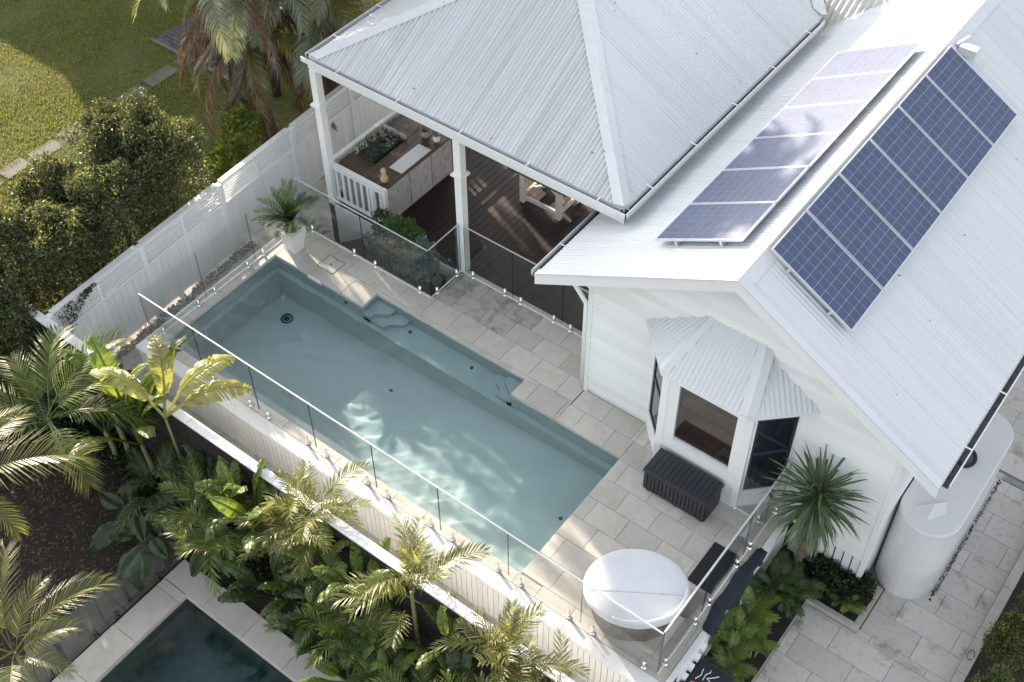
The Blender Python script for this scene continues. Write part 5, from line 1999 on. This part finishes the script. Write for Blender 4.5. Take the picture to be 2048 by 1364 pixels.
def clump(name, label, cat, x, y, z, meshes, n, sc=1.0, pit=(-.3, .5), group=None, part="frond", stem=None, jit=.06):
    t = thing(name, label, cat, (x, y, z), group)
    if stem:
        sm_ = MB()
        for k in range(stem[0]):
            a = k * 2.4
            sm_.tube([(x + .05 * math.cos(a), y + .05 * math.sin(a), z), (x + .08 * math.cos(a), y + .08 * math.sin(a), z + stem[1])], [.022, .016], 6)
        sm_.build("stems", "stem_green", t, True)
    zz = z + (stem[1] if stem else 0)
    for k in range(n):
        put_leaf(random.choice(meshes), part, t, (x + random.gauss(0, jit), y + random.gauss(0, jit), zz + random.uniform(-.03, .03) * (2 if stem else 1)), k * 2.399 + random.uniform(-.3, .3),
                 random.uniform(*pit), random.uniform(-.3, .3), sc * random.uniform(.8, 1.15))
    return t


for x, y, s, lab in ((10.98, -1.75, 1.0, "light green bamboo palm below the towel, nearest the planter"), (10.95, -2.2, .95, "light green bamboo palm in the middle of the bed below the deck end"),
                     (11.1, -2.62, .9, "light green bamboo palm at the bin end of the deck bed"), (11.25, -2.05, .75, "small light green palm leaning over the bed edging")):
    clump("bamboo_palm", lab, "palm", x, y, -1.15, FERN, 20, s, (-.25, .55), "light green palms in the deck bed", stem=(4, .28))
for x, y, s, lab in ((10.98, -1.1, 1.0, "dark palm under the yucca beside the white deck wall"), (11.25, -.95, .9, "dark palm at the corner of the planter kerb")):
    clump("dark_palm", lab, "palm", x, y, -1.12, FERN_D, 18, s, (-.2, .5), "dark palms under the yucca", stem=(3, .25))
clump("broadleaf_plant", "yellow-green broad-leaved plant between the yucca and the white wall", "plant", 11.2, -.72, -1.1,
      [paddle_mesh("leaf", "paddle_green", L=.34, w=.10, stalk=.12, arch=.9, rise=.9, seed=97)], 12, 1.0, (-.4, .4), part="leaf")
bush("planter_cover", "dense dark ground-cover shrub filling the planter by the tank", "shrub", (11.85, -.3, -1.12),
     [((11.6, -.35, -.98), (.35, .30, .24)), ((11.95, -.28, -.95), (.33, .30, .26)), ((12.1, -.05, -.95), (.18, .2, .25)), ((11.5, -.2, -.9), (.3, .25, .25))], 5200, .06, "dark_cover", .02, 98)
clump("planter_fern", "soft green fern hanging over the planter kerb corner", "fern", 12.0, -.45, -1.0, FERN, 10, .6, (-.3, .3))
for i, (x, y, r, zt, lab) in enumerate(((14.45, .1, .42, -.25, "yellow-tipped hedge bush beside the stone-capped wall at the picture corner"), (14.6, 1.0, .45, -.3, "dark hedge bush farther along the stone-capped wall"),
                                       (14.45, -.85, .42, -.35, "hedge bush at the bottom right corner of the picture"), (14.6, 2.1, .45, -.4, "hedge bush at the right edge above the low wall"))):
    rr = random.Random(200 + i)
    lobes = [((x, y, zt - r), (r, r, r))] + [((x + rr.uniform(-.7, .7) * r, y + rr.uniform(-.8, .8) * r, zt - rr.uniform(.1, 1) * r), (r * .45,) * 3) for _ in range(6)]
    bush("wall_hedge", lab, "hedge", (x, y, -1.9), lobes, 4500, .055, "right_hedge_leaf", .04, 210 + i, "hedge bushes beyond the low wall")

# ------------------------------------------------------------------ neighbour's pool at the lower left
npl = thing("neighbour_pool", "dark green plunge pool with pale stone coping at the bottom edge", "pool", (5, -8, ZN))
NPX, NPY, NIX, NIY = 2.79, -5.98, 3.29, -6.42
yy = -12.0
while yy < NIY - .01:
    l = min(.9, NIY - yy)
    piece("coping_stone", npl, (NPX + random.uniform(-.01, .01), yy + .002, ZN - .05), (NIX + .03, yy + l - .002, ZN + .05), "nbr_coping", .008)
    yy += .9
xx = NPX
while xx < 9.5:
    piece("coping_stone", npl, (xx + .002, NIY - .03, ZN - .05), (xx + .898, NPY + random.uniform(-.012, .012), ZN + .05), "nbr_coping", .008)
    xx += .9
MB().box((NIX, -13, ZN - .9), (9.5, NIY, ZN - .88)).build("floor", "nbr_shell", npl)
MB().box((NIX - .05, -13, ZN - .9), (NIX, NIY, ZN - .05)).box((NIX, NIY, ZN - .9), (9.5, NIY + .05, ZN - .05)).build("walls", "nbr_wall", npl)
MB().box((NIX + .005, -13, ZN - .86), (9.4, NIY - .005, ZN - .11)).build("neighbour_water", "nbr_water_mat", None, kind="structure")
sp = thing("stone_path", "dark stone path outside the neighbour's glass fence", "path", (2.4, -8, ZN))
tag(sp, kind="structure")
yy = -12
while yy < -5.6:
    piece("flagstone", sp, (2.05, yy, ZN - .04), (2.74, yy + .595, ZN + .012), "flag_dark", .006)
    yy += .6
t = glass_fence("clear glass fence with black clamps beside the neighbour's dark pool", (2.72, -11.4, 0), (2.72, -6.3, 0), 4, H=1.15, z0=ZN + .03, channel=False, rail=False, spig="black_plastic", name="neighbour_glass_fence")
for y in (-7.05, -8.35):
    o = piece("gate_post", t, (2.60, y - .03, ZN), (2.66, y + .03, ZN + .55), "black_plastic", 0)
li = MB()
for k in range(2600):
    x, y = random.uniform(-2, 2.1), random.uniform(-9.5, -5.2)
    c = Vector((x, y, ZN + random.uniform(.004, .02)))
    d = Vector((random.uniform(-1, 1), random.uniform(-1, 1), random.uniform(-.1, .2))).normalized() * random.uniform(.02, .05)
    s_ = d.cross(Vector((0, 0, 1))).normalized() * d.length * .35
    li.add([c - d, c + s_, c + d, c - s_], [(0, 1, 2, 3)])
o = li.build("leaf_litter", "litter", None)
tag(o, "scattered brown leaf litter on the bare garden soil", "leaf litter", kind="stuff")

# ------------------------------------------------------------------ tropical garden along the slat fence
KEN = [frond_mesh("frond", "palm_green", L=1.75, n=32, ll=.58, w=.022, arch=1.35, rise=.65, droop=.5, vfold=.22, seed=100 + k, rach=.013, stem=.22, sweep=.7) for k in range(3)]
KEO = [frond_mesh("frond", "palm_olive", L=1.6, n=34, ll=.52, w=.020, arch=1.2, rise=.65, droop=.5, vfold=.25, seed=104 + k, rach=.013, stem=.22, sweep=.7) for k in range(3)]
ARE = [frond_mesh("frond", "palm_olive", L=1.0 + .12 * k, n=18 + k, ll=.30, w=.024, arch=.9 + .35 * k, rise=.95, droop=.45, vfold=.3, seed=108 + k, rach=.008, stem=.22, sweep=.7, wild=.14) for k in range(4)]
ARG = [frond_mesh("frond", "palm_green", L=.85 + .12 * k, n=18 + k, ll=.28, w=.022, arch=.9 + .35 * k, rise=.9, droop=.45, vfold=.25, seed=112 + k, rach=.007, stem=.22, sweep=.7, wild=.14) for k in range(4)]
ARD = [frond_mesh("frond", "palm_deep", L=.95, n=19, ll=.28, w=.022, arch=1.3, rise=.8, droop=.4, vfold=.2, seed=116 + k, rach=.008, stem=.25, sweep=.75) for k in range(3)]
PAD = [paddle_mesh("leaf", "paddle_green", L=.80, w=.30, stalk=.7, arch=.9, rise=1.3, tear=.05, seed=120 + k) for k in range(3)]
PAP = [paddle_mesh("leaf", "paddle_pale", L=.85, w=.34, stalk=.35, arch=1.3, rise=1.0, tear=.45, seed=124 + k) for k in range(3)]
PAM = [paddle_mesh("leaf", "paddle_green", L=.50, w=.19, stalk=.35, arch=1.0, rise=1.2, tear=.12, seed=128 + k) for k in range(3)]
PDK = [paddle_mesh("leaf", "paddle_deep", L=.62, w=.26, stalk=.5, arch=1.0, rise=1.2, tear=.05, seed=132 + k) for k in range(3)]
HRT = [heart_mesh("leaf", "elephant_leaf", L=.55, w=.46, stalk=.7, rise=1.2, seed=136 + k) for k in range(2)]


def palm(label, x, y, zc, meshes, n, sc=1.0, pit=(-.5, .5), trunk=.035, azs=None, name="garden_palm", jit=.03, lean=(0, 0)):
    t = thing(name, label, "palm", (x - lean[0], y - lean[1], ZN))
    MB().tube([(x - lean[0], y - lean[1], ZN), (x - lean[0] * .5, y - lean[1] * .5, (ZN + zc) / 2), (x, y, zc)], [trunk * 1.3, trunk, trunk * .8], 7).build("trunk", "stem_green", t, True)
    for k in range(n):
        if azs:
            az, pt, s = azs[k]
        else:
            az, pt, s = k * 2.399 + random.uniform(-.25, .25), random.uniform(*pit), random.uniform(.85, 1.12)
        put_leaf(random.choice(meshes), "frond", t, (x + random.gauss(0, jit), y + random.gauss(0, jit), zc + random.uniform(-.05, .05)), az, pt, random.uniform(-.25, .25), sc * s)
    return t


D = math.radians
palm("feathery palm nearest the fence corner at the left", .22, -6.10, .35, KEN, 8, 1.0,
     azs=[(D(88), .25, 1.05), (D(35), -.1, 1.0), (D(58), .3, .8), (D(130), .2, 1.0), (D(205), .0, 1.0), (D(250), -.1, .9), (D(-15), -.35, .85), (D(165), .3, .8)])
palm("large golden-edged palm at the left edge of the picture", .62, -7.95, .75, KEO, 7, 1.2,
     azs=[(D(46), .12, 1.15), (D(84), .3, .8), (D(8), -.5, .6), (D(180), 0, 1), (D(225), .1, 1), (D(270), 0, 1), (D(140), .2, .8)])
palm("golden palm at the bottom left corner", 3.05, -9.0, .1, KEO, 9, 1.0,
     azs=[(D(135), .45, .95), (D(72), .1, 1.0), (D(20), -.1, .6), (D(105), .5, .7), (D(170), .1, 1), (D(215), .1, 1), (D(-40), 0, .8), (D(-90), 0, .9), (D(48), .4, .7)])
palm("broad olive palm leaning over the slat fence near the pool's middle", 4.95, -5.05, .22, ARE, 38, .84, (-.6, .8), jit=.20)
palm("low arching palm in front of the fence by the stone pool corner", 3.85, -5.75, -.45, ARG, 16, .85, (-.5, .6), jit=.10)
palm("tall kentia palm rising above the fence cap", 7.15, -5.06, .62, ARE, 16, .98, (-.1, .85), jit=.12)
palm("kentia palm with pale fronds against the white pool wall", 8.75, -5.06, .32, ARE, 17, .88, (-.1, .85), jit=.14)
palm("slender palm at the right end of the slat fence", 9.65, -5.08, .05, ARE, 15, .80, (0, .9), jit=.16)
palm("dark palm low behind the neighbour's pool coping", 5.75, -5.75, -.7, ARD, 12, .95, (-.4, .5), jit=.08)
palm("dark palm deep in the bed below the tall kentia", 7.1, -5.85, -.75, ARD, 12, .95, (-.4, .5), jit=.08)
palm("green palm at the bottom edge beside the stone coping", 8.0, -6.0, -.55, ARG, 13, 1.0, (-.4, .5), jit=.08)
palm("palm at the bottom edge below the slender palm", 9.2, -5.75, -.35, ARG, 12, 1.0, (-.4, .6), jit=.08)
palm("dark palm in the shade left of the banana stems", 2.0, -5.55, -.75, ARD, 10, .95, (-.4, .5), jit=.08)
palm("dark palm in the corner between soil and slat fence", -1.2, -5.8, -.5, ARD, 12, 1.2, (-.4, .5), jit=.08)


def banana(label, x, y, zc, meshes, n, sc=1.0, pit=(-.45, .35), trunk=.05, name="banana_plant", azs=None, cat="banana plant"):
    t = thing(name, label, cat, (x, y, ZN))
    MB().tube([(x, y, ZN), (x + .03, y + .02, (ZN + zc) / 2), (x, y, zc + .1)], [trunk, trunk * .9, trunk * .7], 8).build("stem", "stem_green", t, True)
    for k in range(n):
        if azs:
            az, pt = azs[k]
        else:
            az, pt = k * 2.399 + random.uniform(-.25, .25), random.uniform(*pit)
        put_leaf(random.choice(meshes), "leaf", t, (x, y, zc), az, pt, random.uniform(-.35, .35), sc * random.uniform(.85, 1.12))
    return t


banana("bird-of-paradise with broad upright green leaves at the slat fence", 1.2, -5.22, -.50, PAD, 9, 1.35, azs=[(D(60), .12), (D(20), .0), (D(110), .05), (D(-30), -.15), (D(160), 0), (D(-70), -.3), (D(80), -.35), (D(210), -.1), (D(35), .25)])
banana("tall stemmed plant with tattered pale yellow leaves in front of the pool wall", 1.95, -5.05, .65, PAP, 4, 1.3, trunk=.03, azs=[(D(52), -.30), (D(72), -.1), (D(205), .1), (D(150), .25)])
banana("banana plant with glossy leaves left of the olive palm", 4.15, -5.25, -.45, PAD, 7, .95, (-.4, .3))
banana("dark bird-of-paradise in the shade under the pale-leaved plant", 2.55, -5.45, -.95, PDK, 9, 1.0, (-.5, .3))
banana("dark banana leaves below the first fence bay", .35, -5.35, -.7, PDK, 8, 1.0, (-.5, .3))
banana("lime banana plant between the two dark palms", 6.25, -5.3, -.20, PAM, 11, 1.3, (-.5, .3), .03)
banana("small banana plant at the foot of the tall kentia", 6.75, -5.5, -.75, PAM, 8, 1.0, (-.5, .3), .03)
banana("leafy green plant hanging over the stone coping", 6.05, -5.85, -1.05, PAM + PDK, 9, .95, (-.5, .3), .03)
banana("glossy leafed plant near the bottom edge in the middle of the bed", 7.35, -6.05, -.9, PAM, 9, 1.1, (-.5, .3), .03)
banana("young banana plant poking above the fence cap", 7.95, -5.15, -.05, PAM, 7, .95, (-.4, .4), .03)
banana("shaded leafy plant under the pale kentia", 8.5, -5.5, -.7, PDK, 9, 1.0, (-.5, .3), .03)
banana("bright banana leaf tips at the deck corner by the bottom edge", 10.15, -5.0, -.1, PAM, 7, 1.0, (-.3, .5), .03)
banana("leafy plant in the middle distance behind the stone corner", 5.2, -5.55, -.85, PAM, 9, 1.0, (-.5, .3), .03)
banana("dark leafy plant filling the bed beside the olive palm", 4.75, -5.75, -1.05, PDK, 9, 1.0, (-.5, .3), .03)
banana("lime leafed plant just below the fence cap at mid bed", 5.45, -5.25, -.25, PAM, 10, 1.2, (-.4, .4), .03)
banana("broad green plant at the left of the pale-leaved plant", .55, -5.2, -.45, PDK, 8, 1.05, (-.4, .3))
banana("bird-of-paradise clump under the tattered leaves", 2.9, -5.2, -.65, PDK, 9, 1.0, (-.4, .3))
banana("green leafy clump between stone corner and fence", 3.75, -5.2, -.25, PAM, 11, 1.35, (-.4, .4), .03)
banana("leafy clump beside the dark pool at the bottom edge", 6.75, -6.15, -.95, PAM, 9, 1.1, (-.5, .3), .03)
palm("slim green palm rising beside the banana clump", 3.1, -5.6, -.3, ARG, 13, .9, (-.4, .6), jit=.08)
palm("green palm filling the bed left of the tall kentia", 6.5, -5.75, -.5, ARG, 14, .9, (-.4, .6), jit=.08)
palm("green palm near the bottom edge under the pale kentia", 8.7, -5.95, -.45, ARG, 14, .95, (-.4, .6), jit=.08)
for x, y, lab in ((1.7, -6.0, "large elephant-ear plant on the bare soil edge"), (2.25, -6.25, "elephant-ear plant beside the dark stone path"), (3.2, -5.55, "elephant-ear plant behind the pool corner")):
    clump("elephant_ear", lab, "elephant ear", x, y, ZN, HRT, 6, .9, (-.25, .25), "elephant-ear plants", part="leaf", jit=.03)
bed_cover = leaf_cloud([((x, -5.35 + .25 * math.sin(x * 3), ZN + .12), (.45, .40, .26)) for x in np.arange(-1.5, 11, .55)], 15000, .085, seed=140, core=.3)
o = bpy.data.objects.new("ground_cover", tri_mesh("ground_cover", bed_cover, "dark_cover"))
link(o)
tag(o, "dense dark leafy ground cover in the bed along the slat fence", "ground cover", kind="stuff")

# dry leaves blown onto the roofs
rl_ = MB()
for k in range(46):
    if k % 3 == 0:
        x, y = random.uniform(9.6, 12.3), random.uniform(-.3, 8)
        z = gz(x) + .022
    elif k % 3 == 1:
        x, y = random.uniform(4.2, 6.5), random.uniform(3.2, 7)
        z = sz + TPV * (GX1 - ins - x) + .022
    else:
        x, y = random.uniform(1.5, 6.0), random.uniform(.9, 1.6)
        z = sz + TPV * (y - GY - ins) + .024
    c = Vector((x, y, z))
    d = Vector((random.uniform(-1, 1), random.uniform(-1, 1), 0)).normalized() * random.uniform(.012, .03)
    q = Vector((-d.y, d.x, .006)) * .45
    rl_.add([c - d, c + q, c + d, c - q], [(0, 1, 2, 3)])
o = rl_.build("roof_litter", "litter", None)
tag(o, "few dry brown leaves scattered over the white roof sheets", "leaf litter", kind="stuff")
